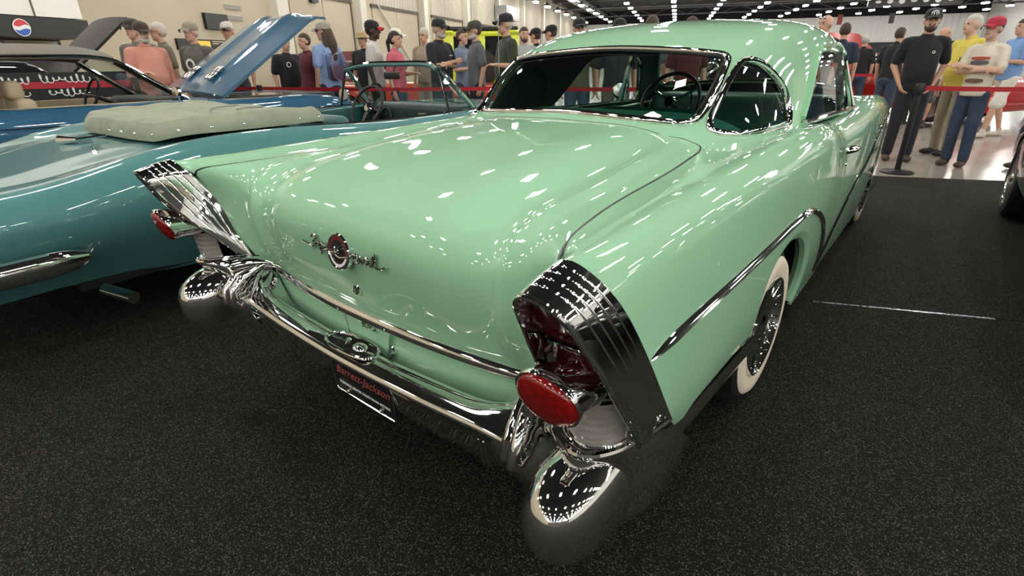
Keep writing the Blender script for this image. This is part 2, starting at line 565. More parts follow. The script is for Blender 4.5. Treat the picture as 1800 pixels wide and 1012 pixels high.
def patch(name, S, m, parent=None, outer=None, holes=(), step=.03, rim=.012, off=0.0, flip=False, back=None, smooth_rim=True):
    """piece of surface S inside polygon `outer` (uv) without `holes`, with rolled edges `rim` deep"""
    outer = rect_uv(S) if outer is None else np.asarray(outer, float)
    loops = [densify(outer, step)] + [densify(np.asarray(h, float), step) for h in holes]
    pts = []; edges = []
    for L in loops:
        o = len(pts); n = len(L); pts += [tuple(q) for q in L]; edges += [(o + i, o + (i + 1) % n) for i in range(n)]
    lo = outer.min(0); hi = outer.max(0)
    gu = np.arange(lo[0] + step / 2, hi[0], step); gv = np.arange(lo[1] + step / 2, hi[1], step)
    G = np.stack(np.meshgrid(gu, gv, indexing='ij'), -1).reshape(-1, 2)
    G[:, 0] += (np.arange(len(G)) % 2) * 1e-4
    k = in_poly(G, loops[0])
    for h in loops[1:]:
        k &= ~in_poly(G, h)
    G = G[k]
    for L in loops:
        if len(G):
            G = G[seg_dist(G, L) > step * .45]
    pts += [tuple(q) for q in G]
    v, e, f, *_ = delaunay_2d_cdt([Vector(q) for q in pts], edges, [], 0, 1e-6)
    uv = np.array([tuple(q) for q in v]); F = np.array([t for t in f if len(t) == 3])
    c = uv[F].mean(1)
    k = in_poly(c, loops[0])
    for h in loops[1:]:
        k &= ~in_poly(c, h)
    F = F[k]
    used = np.unique(F); mp = -np.ones(len(uv), int); mp[used] = np.arange(len(used)); F = mp[F]; uv = uv[used]
    P = S(uv[:, 0], uv[:, 1]); N = S.normal(uv[:, 0], uv[:, 1])
    if flip:
        N = -N
    # orient the faces along N
    fn = np.cross(P[F[:, 1]] - P[F[:, 0]], P[F[:, 2]] - P[F[:, 0]])
    bad = (fn * N[F].mean(1)).sum(1) < 0
    F[bad] = F[bad][:, ::-1]
    P = P + N * off
    V = P.tolist(); FF = F.tolist(); NN = N.tolist()
    if rim:
        cnt = {}
        for t in FF:
            for a, b in ((t[0], t[1]), (t[1], t[2]), (t[2], t[0])):
                cnt[(a, b)] = cnt.get((a, b), 0) + 1
        bd = [(a, b) for (a, b) in cnt if (b, a) not in cnt]
        # outward direction at each border vertex, in the surface
        od = {}
        for a, b in bd:
            t = P[b] - P[a]; o = np.cross(t, N[a] + N[b]); l = np.linalg.norm(o)
            o = o / l if l > 1e-9 else o
            for q in (a, b):
                od[q] = od.get(q, 0) + o
        i1 = {}; i2 = {}
        for q in od:
            o = od[q]; l = np.linalg.norm(o); o = o / l if l > 1e-9 else o
            r = min(.003, rim * .4)
            i1[q] = len(V); V.append((P[q] + o * r * .28 - N[q] * r * .5).tolist()); n1 = o * .8 + N[q] * .6; NN.append((n1 / np.linalg.norm(n1)).tolist())
            i2[q] = len(V); V.append((P[q] + o * r * .35 - N[q] * rim).tolist()); NN.append(o.tolist())
        for a, b in bd:
            FF.append([b, a, i1[a], i1[b]]); FF.append([i1[b], i1[a], i2[a], i2[b]])
    me = bpy.data.meshes.new(name)
    me.from_pydata(V, [], FF)
    me.polygons.foreach_set('use_smooth', [True] * len(me.polygons))
    me.normals_split_custom_set_from_vertices(NN)
    me.materials.append(m)
    ob = bpy.data.objects.new(name, me)
    return link(ob, parent)

def on_surf(S, uv, off=0.0, flip=False):
    uv = np.asarray(uv); N = S.normal(uv[:, 0], uv[:, 1]) * (-1 if flip else 1)
    return S(uv[:, 0], uv[:, 1]) + N * off, N

def smooth_poly(uv, n, closed=True):
    return curve(uv, n, closed)

def inset(poly, d):
    """shrink a closed polygon (uv) by d"""
    p = np.asarray(poly, float)
    area = .5 * np.sum(p[:, 0] * np.roll(p[:, 1], -1) - np.roll(p[:, 0], -1) * p[:, 1])
    t = np.roll(p, -1, axis=0) - np.roll(p, 1, axis=0)
    n = np.stack([-t[:, 1], t[:, 0]], 1) * (1 if area > 0 else -1)
    n /= np.maximum(np.linalg.norm(n, axis=1), 1e-9)[:, None]
    return p + n * d
# ------------------------------------------------------------------ mint coupe: body surfaces (car frame: X right, Y forward, rear axle at Y=0)
# deck and rear face; columns from the centre line out to the lid seam, rows from the lower edge of the lid up and forward
DECK = Surf([
 [(0.0000,-1.1650,0.5600),(0.2000,-1.1600,0.5600),(0.4000,-1.1480,0.5580),(0.5457,-1.1225,0.5560),(0.5750,-1.1181,0.5560),(0.5998,-1.1147,0.5560),(0.6358,-1.1183,0.5574),(0.6650,-1.1300,0.5600)],
 [(0.0000,-1.1760,0.6250),(0.2000,-1.1720,0.6250),(0.4000,-1.1630,0.6230),(0.5464,-1.1483,0.6193),(0.5770,-1.1489,0.6174),(0.6034,-1.1429,0.6174),(0.6477,-1.1474,0.6146),(0.6900,-1.1650,0.6100)],
 [(0.0000,-1.1920,0.6900),(0.2000,-1.1900,0.6900),(0.4000,-1.1840,0.6880),(0.5454,-1.1758,0.6853),(0.5740,-1.1807,0.6825),(0.6076,-1.1674,0.6840),(0.6630,-1.1699,0.6826),(0.7150,-1.1920,0.6800)],
 [(0.0000,-1.2080,0.7500),(0.2000,-1.2060,0.7500),(0.4000,-1.2000,0.7490),(0.5430,-1.1901,0.7477),(0.5670,-1.1956,0.7468),(0.6071,-1.1797,0.7487),(0.6743,-1.1809,0.7500),(0.7380,-1.2050,0.7500)],
 [(0.0000,-1.2190,0.8000),(0.2000,-1.2160,0.8000),(0.4000,-1.2080,0.8000),(0.5423,-1.1914,0.8031),(0.5650,-1.1964,0.8056),(0.6090,-1.1808,0.8089),(0.6853,-1.1875,0.8148),(0.7600,-1.2200,0.8200)],
 [(0.0000,-1.2170,0.8500),(0.2000,-1.2130,0.8500),(0.4000,-1.2020,0.8500),(0.5423,-1.1810,0.8521),(0.5650,-1.1859,0.8579),(0.6090,-1.1747,0.8609),(0.6915,-1.1960,0.8685),(0.7780,-1.2480,0.8750)],
 [(0.0000,-1.1900,0.9050),(0.2000,-1.1840,0.9030),(0.4000,-1.1720,0.8980),(0.5433,-1.1480,0.8942),(0.5680,-1.1515,0.9049),(0.6103,-1.1491,0.9075),(0.6905,-1.1927,0.9166),(0.7750,-1.2720,0.9250)],
 [(0.0000,-1.1200,0.9450),(0.2000,-1.1160,0.9430),(0.4000,-1.1050,0.9370),(0.5440,-1.0833,0.9292),(0.5700,-1.0847,0.9388),(0.6085,-1.0910,0.9361),(0.6750,-1.1385,0.9395),(0.7400,-1.2100,0.9440)],
 [(0.0000,-0.9800,0.9810),(0.2000,-0.9800,0.9790),(0.4000,-0.9750,0.9710),(0.5393,-0.9639,0.9517),(0.5660,-0.9660,0.9590),(0.5984,-0.9747,0.9522),(0.6502,-1.0112,0.9503),(0.6970,-1.0600,0.9510)],
 [(0.0000,-0.7800,1.0100),(0.2000,-0.7800,1.0080),(0.4000,-0.7780,0.9950),(0.5347,-0.7750,0.9677),(0.5620,-0.7782,0.9730),(0.5884,-0.7860,0.9646),(0.6282,-0.8107,0.9592),(0.6620,-0.8400,0.9560)],
 [(0.0000,-0.5300,1.0340),(0.2000,-0.5300,1.0310),(0.3900,-0.5320,1.0140),(0.5143,-0.5353,0.9847),(0.5410,-0.5374,0.9883),(0.5679,-0.5410,0.9785),(0.6075,-0.5503,0.9705),(0.6400,-0.5600,0.9640)],
 [(0.0000,-0.2900,1.0500),(0.2000,-0.2880,1.0460),(0.3800,-0.2800,1.0300),(0.4940,-0.2683,1.0062),(0.5200,-0.2667,1.0048),(0.5475,-0.2678,0.9980),(0.5868,-0.2770,0.9898),(0.6180,-0.2900,0.9820)],
 [(0.0000,-0.1300,1.0600),(0.2000,-0.1250,1.0560),(0.3800,-0.1100,1.0400),(0.4922,-0.0865,1.0202),(0.5150,-0.0818,1.0189),(0.5398,-0.0800,1.0120),(0.5757,-0.0800,1.0045),(0.6050,-0.0800,0.9980)],
 [(0.0000,0.0600,1.0600),(0.2000,0.0600,1.0560),(0.3800,0.0600,1.0400),(0.4922,0.0600,1.0239),(0.5150,0.0600,1.0222),(0.5398,0.0600,1.0156),(0.5757,0.0600,1.0078),(0.6050,0.0600,1.0000)],
], mirror=True)

# fender and side; columns from the inner edge over the crown down to the sill, rows from the tail to the nose
def _fend():
    R = [
     [(.782,-1.285,.930),(.793,-1.308,.955),(.822,-1.314,.967),(.857,-1.290,.940),(.884,-1.255,.888),(.908,-1.172,.745),(.918,-1.095,.610),(.914,-1.020,.525),(.900,-.945,.455)],
     [(.705,-1.080,.952),(.757,-1.090,.957),(.818,-1.100,.969),(.861,-1.085,.944),(.888,-1.070,.875),(.904,-1.020,.738),(.909,-.970,.605),(.907,-.925,.515),(.897,-.875,.435)],
    ]
    for y, zs in ((-.75, [(.655,.958),(.730,.966),(.812,.979),(.862,.955),(.889,.872),(.903,.737),(.906,.600),(.903,.510),(.893,.430)]),
                  (-.40, [(.627,.977),(.720,.978),(.806,.990),(.860,.965),(.889,.880),(.903,.738),(.905,.600),(.900,.500),(.890,.425)]),
                  (.00, [(.615,1.000),(.715,.992),(.802,1.003),(.858,.975),(.888,.885),(.902,.738),(.903,.590),(.895,.450),(.876,.320)]),
                  (.42, [(.640,1.000),(.715,.996),(.800,1.008),(.856,.980),(.886,.885),(.900,.730),(.898,.575),(.886,.410),(.860,.235)]),
                  (.70, [(.660,.998),(.722,.994),(.798,1.002),(.852,.970),(.881,.872),(.894,.728),(.892,.570),(.881,.410),(.856,.230)]),
                  (.86, [(.675,.985),(.725,.982),(.791,.988),(.842,.952),(.871,.862),(.887,.726),(.888,.570),(.878,.410),(.853,.230)]),
                  (1.00, [(.690,.972),(.730,.968),(.786,.972),(.830,.938),(.860,.855),(.881,.724),(.884,.570),(.875,.410),(.850,.230)]),
                  (1.20, [(.692,.966),(.732,.963),(.784,.967),(.824,.934),(.853,.852),(.875,.722),(.880,.570),(.871,.410),(.846,.230)]),
                  (1.70, [(.690,.968),(.730,.966),(.779,.970),(.818,.935),(.845,.852),(.864,.720),(.869,.570),(.862,.410),(.840,.230)]),
                  (2.20, [(.660,.990),(.710,.985),(.766,.986),(.808,.948),(.834,.858),(.850,.722),(.855,.570),(.848,.410),(.828,.230)]),
                  (2.75, [(.600,1.008),(.670,1.004),(.744,1.002),(.790,.958),(.816,.862),(.831,.725),(.834,.570),(.827,.410),(.808,.235)]),
                  (3.25, [(.560,.985),(.640,.990),(.712,.990),(.764,.945),(.791,.858),(.805,.725),(.806,.570),(.798,.410),(.780,.250)]),
                  (3.58, [(.520,.935),(.600,.950),(.665,.952),(.716,.915),(.744,.840),(.757,.720),(.757,.570),(.748,.420),(.730,.280)]),
                  (3.74, [(.480,.880),(.550,.900),(.605,.905),(.650,.875),(.675,.815),(.688,.710),(.688,.570),(.680,.440),(.665,.320)])):
        R.append([(x, y, z) for x, z in zs])
    return R
def _fit_fender():
    """the same fender with its inner edge laid exactly along the edge of the deck"""
    B = Surf(_fend()); ue = np.linspace(0, DECK.lu, 600); E = DECK(ue, np.full(600, DECK.lv)); k0 = int(np.argmin(E[:, 1])); E = E[k0:]
    rows = [list(B.P[0])]
    us = [u for u in np.linspace(B.ku[0], B.ku[4], 15)[1:]] + list(B.ku[5:])
    for u in us:
        r = B(np.full(len(B.kv), u), B.kv)
        if r[0][1] < .05:
            y = r[0][1]; r[0] = [np.interp(y, E[:, 1], E[:, i]) for i in range(3)]
        rows.append(list(r))
    rows[0][0] = E[0]
    return rows
_FR = _fit_fender()
FEND = Surf(_FR)
FENDL = Surf(_FR, side=-1)

# cabin shell; columns from the centre line out to the belt, rows from the rear deck over the roof to the cowl
CABIN = Surf([
 [(0.000,-0.225,1.044),(0.250,-0.215,1.038),(0.440,-0.175,1.020),(0.552,-0.140,1.004),(0.620,-0.150,0.992),(0.670,-0.180,0.986),(0.730,-0.220,0.966)],
 [(0.000,-0.135,1.078),(0.250,-0.125,1.073),(0.460,-0.078,1.059),(0.552,-0.030,1.056),(0.600,0.000,1.040),(0.645,0.020,1.020),(0.715,0.020,0.984)],
 [(0.000,0.040,1.213),(0.250,0.040,1.208),(0.460,0.056,1.194),(0.548,0.095,1.170),(0.597,0.150,1.130),(0.642,0.190,1.075),(0.712,0.210,0.988)],
 [(0.000,0.231,1.322),(0.250,0.228,1.316),(0.450,0.228,1.302),(0.540,0.265,1.278),(0.592,0.330,1.228),(0.640,0.370,1.130),(0.710,0.390,0.990)],
 [(0.000,0.420,1.390),(0.250,0.420,1.384),(0.450,0.425,1.368),(0.550,0.450,1.335),(0.602,0.500,1.268),(0.645,0.530,1.150),(0.710,0.550,0.990)],
 [(0.000,0.750,1.440),(0.250,0.750,1.434),(0.460,0.750,1.418),(0.570,0.760,1.380),(0.622,0.770,1.300),(0.660,0.780,1.165),(0.712,0.780,0.988)],
 [(0.000,1.150,1.460),(0.250,1.150,1.454),(0.470,1.150,1.438),(0.588,1.150,1.396),(0.640,1.150,1.305),(0.675,1.150,1.165),(0.715,1.150,0.978)],
 [(0.000,1.580,1.452),(0.250,1.580,1.445),(0.470,1.570,1.426),(0.588,1.550,1.382),(0.642,1.540,1.285),(0.678,1.520,1.155),(0.718,1.500,0.973)],
 [(0.000,1.900,1.412),(0.250,1.890,1.405),(0.470,1.860,1.386),(0.580,1.820,1.345),(0.640,1.800,1.265),(0.680,1.780,1.140),(0.720,1.760,0.968)],
 [(0.000,2.160,1.290),(0.250,2.140,1.284),(0.480,2.070,1.267),(0.590,2.000,1.235),(0.645,1.970,1.175),(0.685,1.950,1.090),(0.724,1.930,0.968)],
 [(0.000,2.420,1.100),(0.250,2.400,1.095),(0.500,2.310,1.080),(0.610,2.210,1.060),(0.660,2.150,1.035),(0.695,2.120,1.005),(0.728,2.100,0.963)],
 [(0.000,2.520,1.020),(0.250,2.500,1.018),(0.520,2.420,1.010),(0.630,2.320,1.000),(0.680,2.250,0.985),(0.705,2.210,0.975),(0.732,2.180,0.953)],
], mirror=True)
# ------------------------------------------------------------------ mint coupe: materials
M_MINT = mat('mint_paint', (.325, .588, .375), .6, 0, coat=1.0, spec=.05, coat_rough=.012)
M_CHROME = mat('chrome', (.88, .88, .87), .035, 1.0)
M_CHROMED = mat('chrome_dull', (.6, .6, .6), .14, 1.0)
M_RED = mat('red_lens', (.15, .002, .002), .15, 0, coat=.8, noise=(90, (.25, .006, .004), .4, .7))
M_REDDK = mat('dark_red_lens', (.055, .004, .006), .12, 0, coat=.8)
M_FROST = mat('frosted_lens', (.26, .25, .23), .3, 0, coat=.4)
M_RUBBER = mat('tyre_rubber', (.012, .012, .012), .55)
M_WW = mat('whitewall', (.78, .69, .55), .55)
M_GREENTRIM = mat('green_vinyl', (.022, .105, .075), .38, bump=(120, .1, .002))
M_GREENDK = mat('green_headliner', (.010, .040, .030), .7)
M_SEAT = mat('green_seat', (.030, .150, .105), .35)
M_GLASS = glass_mat('car_glass', (.62, .70, .66))
M_GLASSC = glass_mat('clear_glass', (.80, .86, .84))
M_PLATE = mat('plate_black', (.01, .01, .011), .3)
M_LETTER = mat('letter_white', (.8, .8, .8), .4)
M_LETRED = mat('letter_red', (.34, .075, .065), .5)

HERO = empty('coupe')
tag(HERO, 'mint green vintage coupe with chrome tail fins and whitewall tyres in the foreground', 'car')

def mir_uv(S, uv):
    q = np.array(uv, float); q[:, 1] = S.lv - q[:, 1]; return q

def build_hero_body():
    # ---- deck: lid, lower panel, tulip panel
    lid_row0, lid_row1 = 0.0, DECK.lu
    # uv of the lid front seam: Y = -.155 in the middle, turning into the side seam
    top = [(0, -.195), (.2, -.188), (.38, -.168), (.47, -.156), (.53, -.152), (.568, -.158), (.592, -.175), (.606, -.205), (.612, -.235)]
    fr = DECK.xy(np.array(top))
    vmax = DECK.lv
    e = .0030
    right = [(fr[-1][0] - .02, vmax - e)]
    half = [tuple(q) for q in fr[:-1]] + [(fr[-1][0], min(fr[-1][1], vmax - e))]
    u_end = half[-1][0]
    side = [(u, vmax - e) for u in np.linspace(u_end - .03, 0.0, 30)]
    R = half + side                        # from the front middle to the lower right corner
    c = DECK.lv / 2
    L = [(u, 2 * c - v) for u, v in R][::-1]
    poly = np.array(L[:-1] + R) if abs(L[-1][1] - R[0][1]) < 1e-3 else np.array(L + R)
    poly[:, 0] = np.clip(poly[:, 0], 0, DECK.lu)
    patch('trunk_lid', DECK, M_MINT, HERO, outer=poly, step=.028, rim=.012, flip=True)
    # tulip panel between the lid and the rear window
    gap = .007
    fr2 = [(u + gap, v) for u, v in half]
    tl = [(u, 2 * c - v) for u, v in fr2][::-1]
    up = DECK.lu
    poly2 = np.array([(up, DECK.lv - .001)] + [(fr2[-1][0], DECK.lv - .001)] + fr2[::-1] + tl[1:][::-1] + [(fr2[-1][0], .001), (up, .001)])
    patch('tulip_panel', DECK, M_MINT, HERO, outer=poly2, step=.03, rim=.012, flip=True)
    # black strip laid over the lid seam, standing in for the gap's shade
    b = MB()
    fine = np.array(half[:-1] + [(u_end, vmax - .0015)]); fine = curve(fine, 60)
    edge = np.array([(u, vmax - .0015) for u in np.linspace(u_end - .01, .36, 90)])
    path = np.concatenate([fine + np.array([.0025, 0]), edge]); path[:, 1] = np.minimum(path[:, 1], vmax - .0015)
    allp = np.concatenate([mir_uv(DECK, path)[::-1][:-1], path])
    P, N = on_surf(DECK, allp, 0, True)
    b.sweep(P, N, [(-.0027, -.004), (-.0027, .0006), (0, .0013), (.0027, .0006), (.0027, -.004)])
    b.build('lid_gap_shade', M_BLACK, HERO)
    # lower rear panel
    Q = []
    for f, z in ((0, .560), (.3, .525), (.7, .47), (1, .42)):
        Q.append([(x, y + .004 * f + .0 * f, z) for x, y in zip(np.linspace(-.635, .635, 25), [(-1.168 + .055 * (abs(x) / .66) ** 2.2) for x in np.linspace(-.635, .635, 25)])])
    b = MB(); b.grid(np.array(Q)); b.build('lower_rear_panel', M_MINT, HERO)
    # moulding along the lower edge of the lid
    xs = np.linspace(-.60, .60, 49)
    pts = [(x, -1.170 - .016 + .062 * (abs(x) / .6) ** 2.4, .572 - .014 * (abs(x) / .6) ** 3) for x in xs]
    nr = [(0.25 * x, -1, .35) for x in xs]
    b = MB(); b.sweep(pts, nr, [(-.019, -.012), (-.019, 0), (-.014, .008), (-.004, .012), (.004, .012), (.014, .008), (.019, 0), (.019, -.012)])
    b.build('trunk_moulding', M_CHROME, HERO)

    # ---- sides: rear fender, door, front fender
    for S, sg in ((FEND, 1), (FENDL, -1)):
        fl = sg > 0
        uY = lambda y: float(S.inv(np.array([[y, .80]]), lambda p: p[:, 1:])[0][0])
        u1, u2 = uY(1.02), uY(2.12)
        g = .0035
        arch = [(-.300, .40), (-.312, .49), (-.292, .59), (-.215, .655), (-.05, .694), (.12, .683), (.28, .630), (.40, .540), (.465, .45), (.50, .35), (.49, .25)]
        cv = curve(np.array(arch), 40)
        au = S.yz(cv)
        hole = np.array(list(au) + [(au[-1][0], S.lv + .06), (au[0][0], S.lv + .06)])
        archF = np.array([(2.955 + .345 * math.cos(a), .33 + .345 * math.sin(a)) for a in np.linspace(math.radians(195), math.radians(-15), 30)])
        fu = S.yz(archF)
        holeF = np.array(list(fu) + [(fu[-1][0], S.lv + .06), (fu[0][0], S.lv + .06)])
        lv = S.lv
        patch('rear_fender', S, M_MINT, HERO, outer=[(0, .0030), (u1 - g, .0030), (u1 - g, lv), (0, lv)], holes=[hole], step=.034, rim=.016, flip=fl)
        vs = .12
        patch('door', S, M_MINT, HERO, outer=[(u1 + g, .03), (u2 - g, .03), (u2 - g, lv - .02), (u1 + g, lv - .02)], step=.05, rim=.016, flip=fl)
        patch('front_fender', S, M_MINT, HERO, outer=[(u2 + g, .004), (S.lu, .004), (S.lu, lv), (u2 + g, lv)], holes=[holeF], step=.05, rim=.016, flip=fl)
        # rolled wheel-arch flange
        inn = np.array([-1.0 * sg, 0, 0])
        P = S(au[:, 0], au[:, 1])
        b = MB(); ctr = np.array([0, .10, .38])
        rings = []
        for q in P:
            d = q - np.array([q[0], .09, .36]); d /= np.linalg.norm(d)
            rings.append([q, q - d * .012 + inn * .002, q - d * .030 + inn * .012, q - d * .034 + inn * .030, q + inn * .05 - d * .02])
        b.grid(np.array(rings)); b.build('arch_flange', M_MINT, HERO, flipfix=False)
        # mouldings: over the arch to the tail, and the front spear
        spear = curve(np.array([(-1.145, .735), (-.975, .735), (-.6, .736), (-.25, .741), (.0, .747), (.18, .742), (.32, .712), (.48, .655), (.62, .575), (.74, .465), (.815, .345), (.83, .30)]), 90)
        uv = S.yz(spear); P, N = on_surf(S, uv, 0, fl)
        n = len(P); prof = []
        for i in range(n):
            q_ = min(1, (i + .15) / 5.0) ** .5; w = .0135 * q_; h = .012 * q_
            prof.append([(-w, -.004), (-w * .8, h * .55), (-w * .3, h), (w * .15, h * .55), (w * .45, h * .9), (w * .85, h * .5), (w, -.004)])
        b = MB(); b.sweep(P, N, prof); b.build('side_moulding', M_CHROME, HERO, sharp=50)
        sp2 = curve(np.array([(.835, .30), (.90, .375), (1.10, .488), (1.50, .600), (1.92, .660), (2.36, .742), (2.92, .820), (3.40, .850)]), 70)
        uv = S.yz(sp2); P, N = on_surf(S, uv, 0, fl)
        prof = [(-.013, -.004), (-.009, .007), (0, .010), (.009, .007), (.013, -.004)]
        b = MB(); b.sweep(P, N, prof); b.build('side_moulding', M_CHROME, HERO)
        # chrome skirt under the rear quarter
        ys = np.linspace(-.985, -.312, 16)
        rows = []
        for z, dx in ((.452, .004), (.435, .012), (.40, .010), (.36, -.004), (.325, -.03)):
            rows.append([(sg * (.893 + dx - .012 * max(0, (-.8 - y)) / .2), y, z - .02 * (y + .985) / .67) for y in ys])
        b = MB(); b.grid(np.array(rows)); b.build('quarter_skirt', M_CHROME, HERO)
        # door handle
        uv = S.yz(np.array([(1.12, .846)])); P, N = on_surf(S, uv, 0, fl); P, N = P[0], N[0]
        b = MB(); ax = np.array([0, 1.0, -.06])
        for s, r in ((-.085, .018), (.075, .016)):
            b.capsule(P + ax * s, P + ax * s + N * .03, r, r * .8, 10)
        b.tube([P + ax * t + N * h for t, h in ((-.10, .02), (-.085, .034), (-.03, .040), (.05, .038), (.09, .030), (.105, .018))], [.008, .013, .014, .012, .010, .006], 10)
        b.lathe([(.0, 0), (.014, 0), (.014, .012), (.008, .02), (0, .02)], frame(P + np.array([0, -.07, -.06]), (0, 1, 0), N), 14)
        b.build('door_handle', M_CHROME, HERO)
        # badge on the front fender
        uv = S.yz(np.array([(2.45, .80)])); P, N = on_surf(S, uv, .002, fl)
        text_mesh('fender_badge', 'Special', .075, frame(P[0], (0, sg, .10), N[0]), M_CHROME, HERO, .006, shear=.3, bold=.002)
    # ---- hood and cowl
    Q = []
    for y, w, zc, ze in ((2.40, .66, 1.03, .985), (2.75, .60, 1.045, 1.0), (3.25, .56, 1.02, .978), (3.58, .52, .965, .93), (3.74, .48, .90, .875)):
        Q.append([(x, y + .06 * (1 - (x / w) ** 2), zc + (ze - zc) * (x / w) ** 2) for x in np.linspace(-w, w, 15)])
    Hs = Surf(Q); G, _, _ = Hs.gridpts(24, 24)
    b = MB(); b.grid(G, flip=True); b.build('hood', M_MINT, HERO)
    Q = [[(x, 3.74 + .06 * (1 - (x / .68) ** 2), z) for x in np.linspace(-.68, .68, 15)] for z in (.9, .7, .5, .33)]
    b = MB(); b.grid(np.array(Q)); b.build('grille', M_CHROMED, HERO, flipfix=False)
    # ---- floor pan and inner body
    b = MB(); b.box((-.80, -1.08, .22), (.80, 3.6, .26)); b.build('floor_pan', M_DARK, HERO, smooth=False)
    b = MB(); b.box((-.66, -1.10, .3), (.66, -.42, .9)); b.build('trunk_tub', M_DARK, HERO, smooth=False)
    for sg in (1, -1):
        for yc in (.09, 2.955):
            b = MB(); R = []
            for x in ((.86 if yc < 1 else .785), .55):
                R.append([(sg * x, yc + .42 * math.cos(a) * (1 if yc > 1 else 1.0), .33 + .385 * math.sin(a)) for a in np.linspace(math.radians(205), math.radians(-25), 24)])
            b.grid(np.array(R))
            b.add([(sg * .55, yc - .42, .2), (sg * .55, yc + .42, .2), (sg * .55, yc + .42, .75), (sg * .55, yc - .42, .75)], [(0, 1, 2, 3)])
            b.build('wheel_well', M_DARK, HERO)
    b = MB(); b.box((-.70, 2.25, .26), (.70, 2.30, .95)); b.build('firewall', M_DARK, HERO, smooth=False)

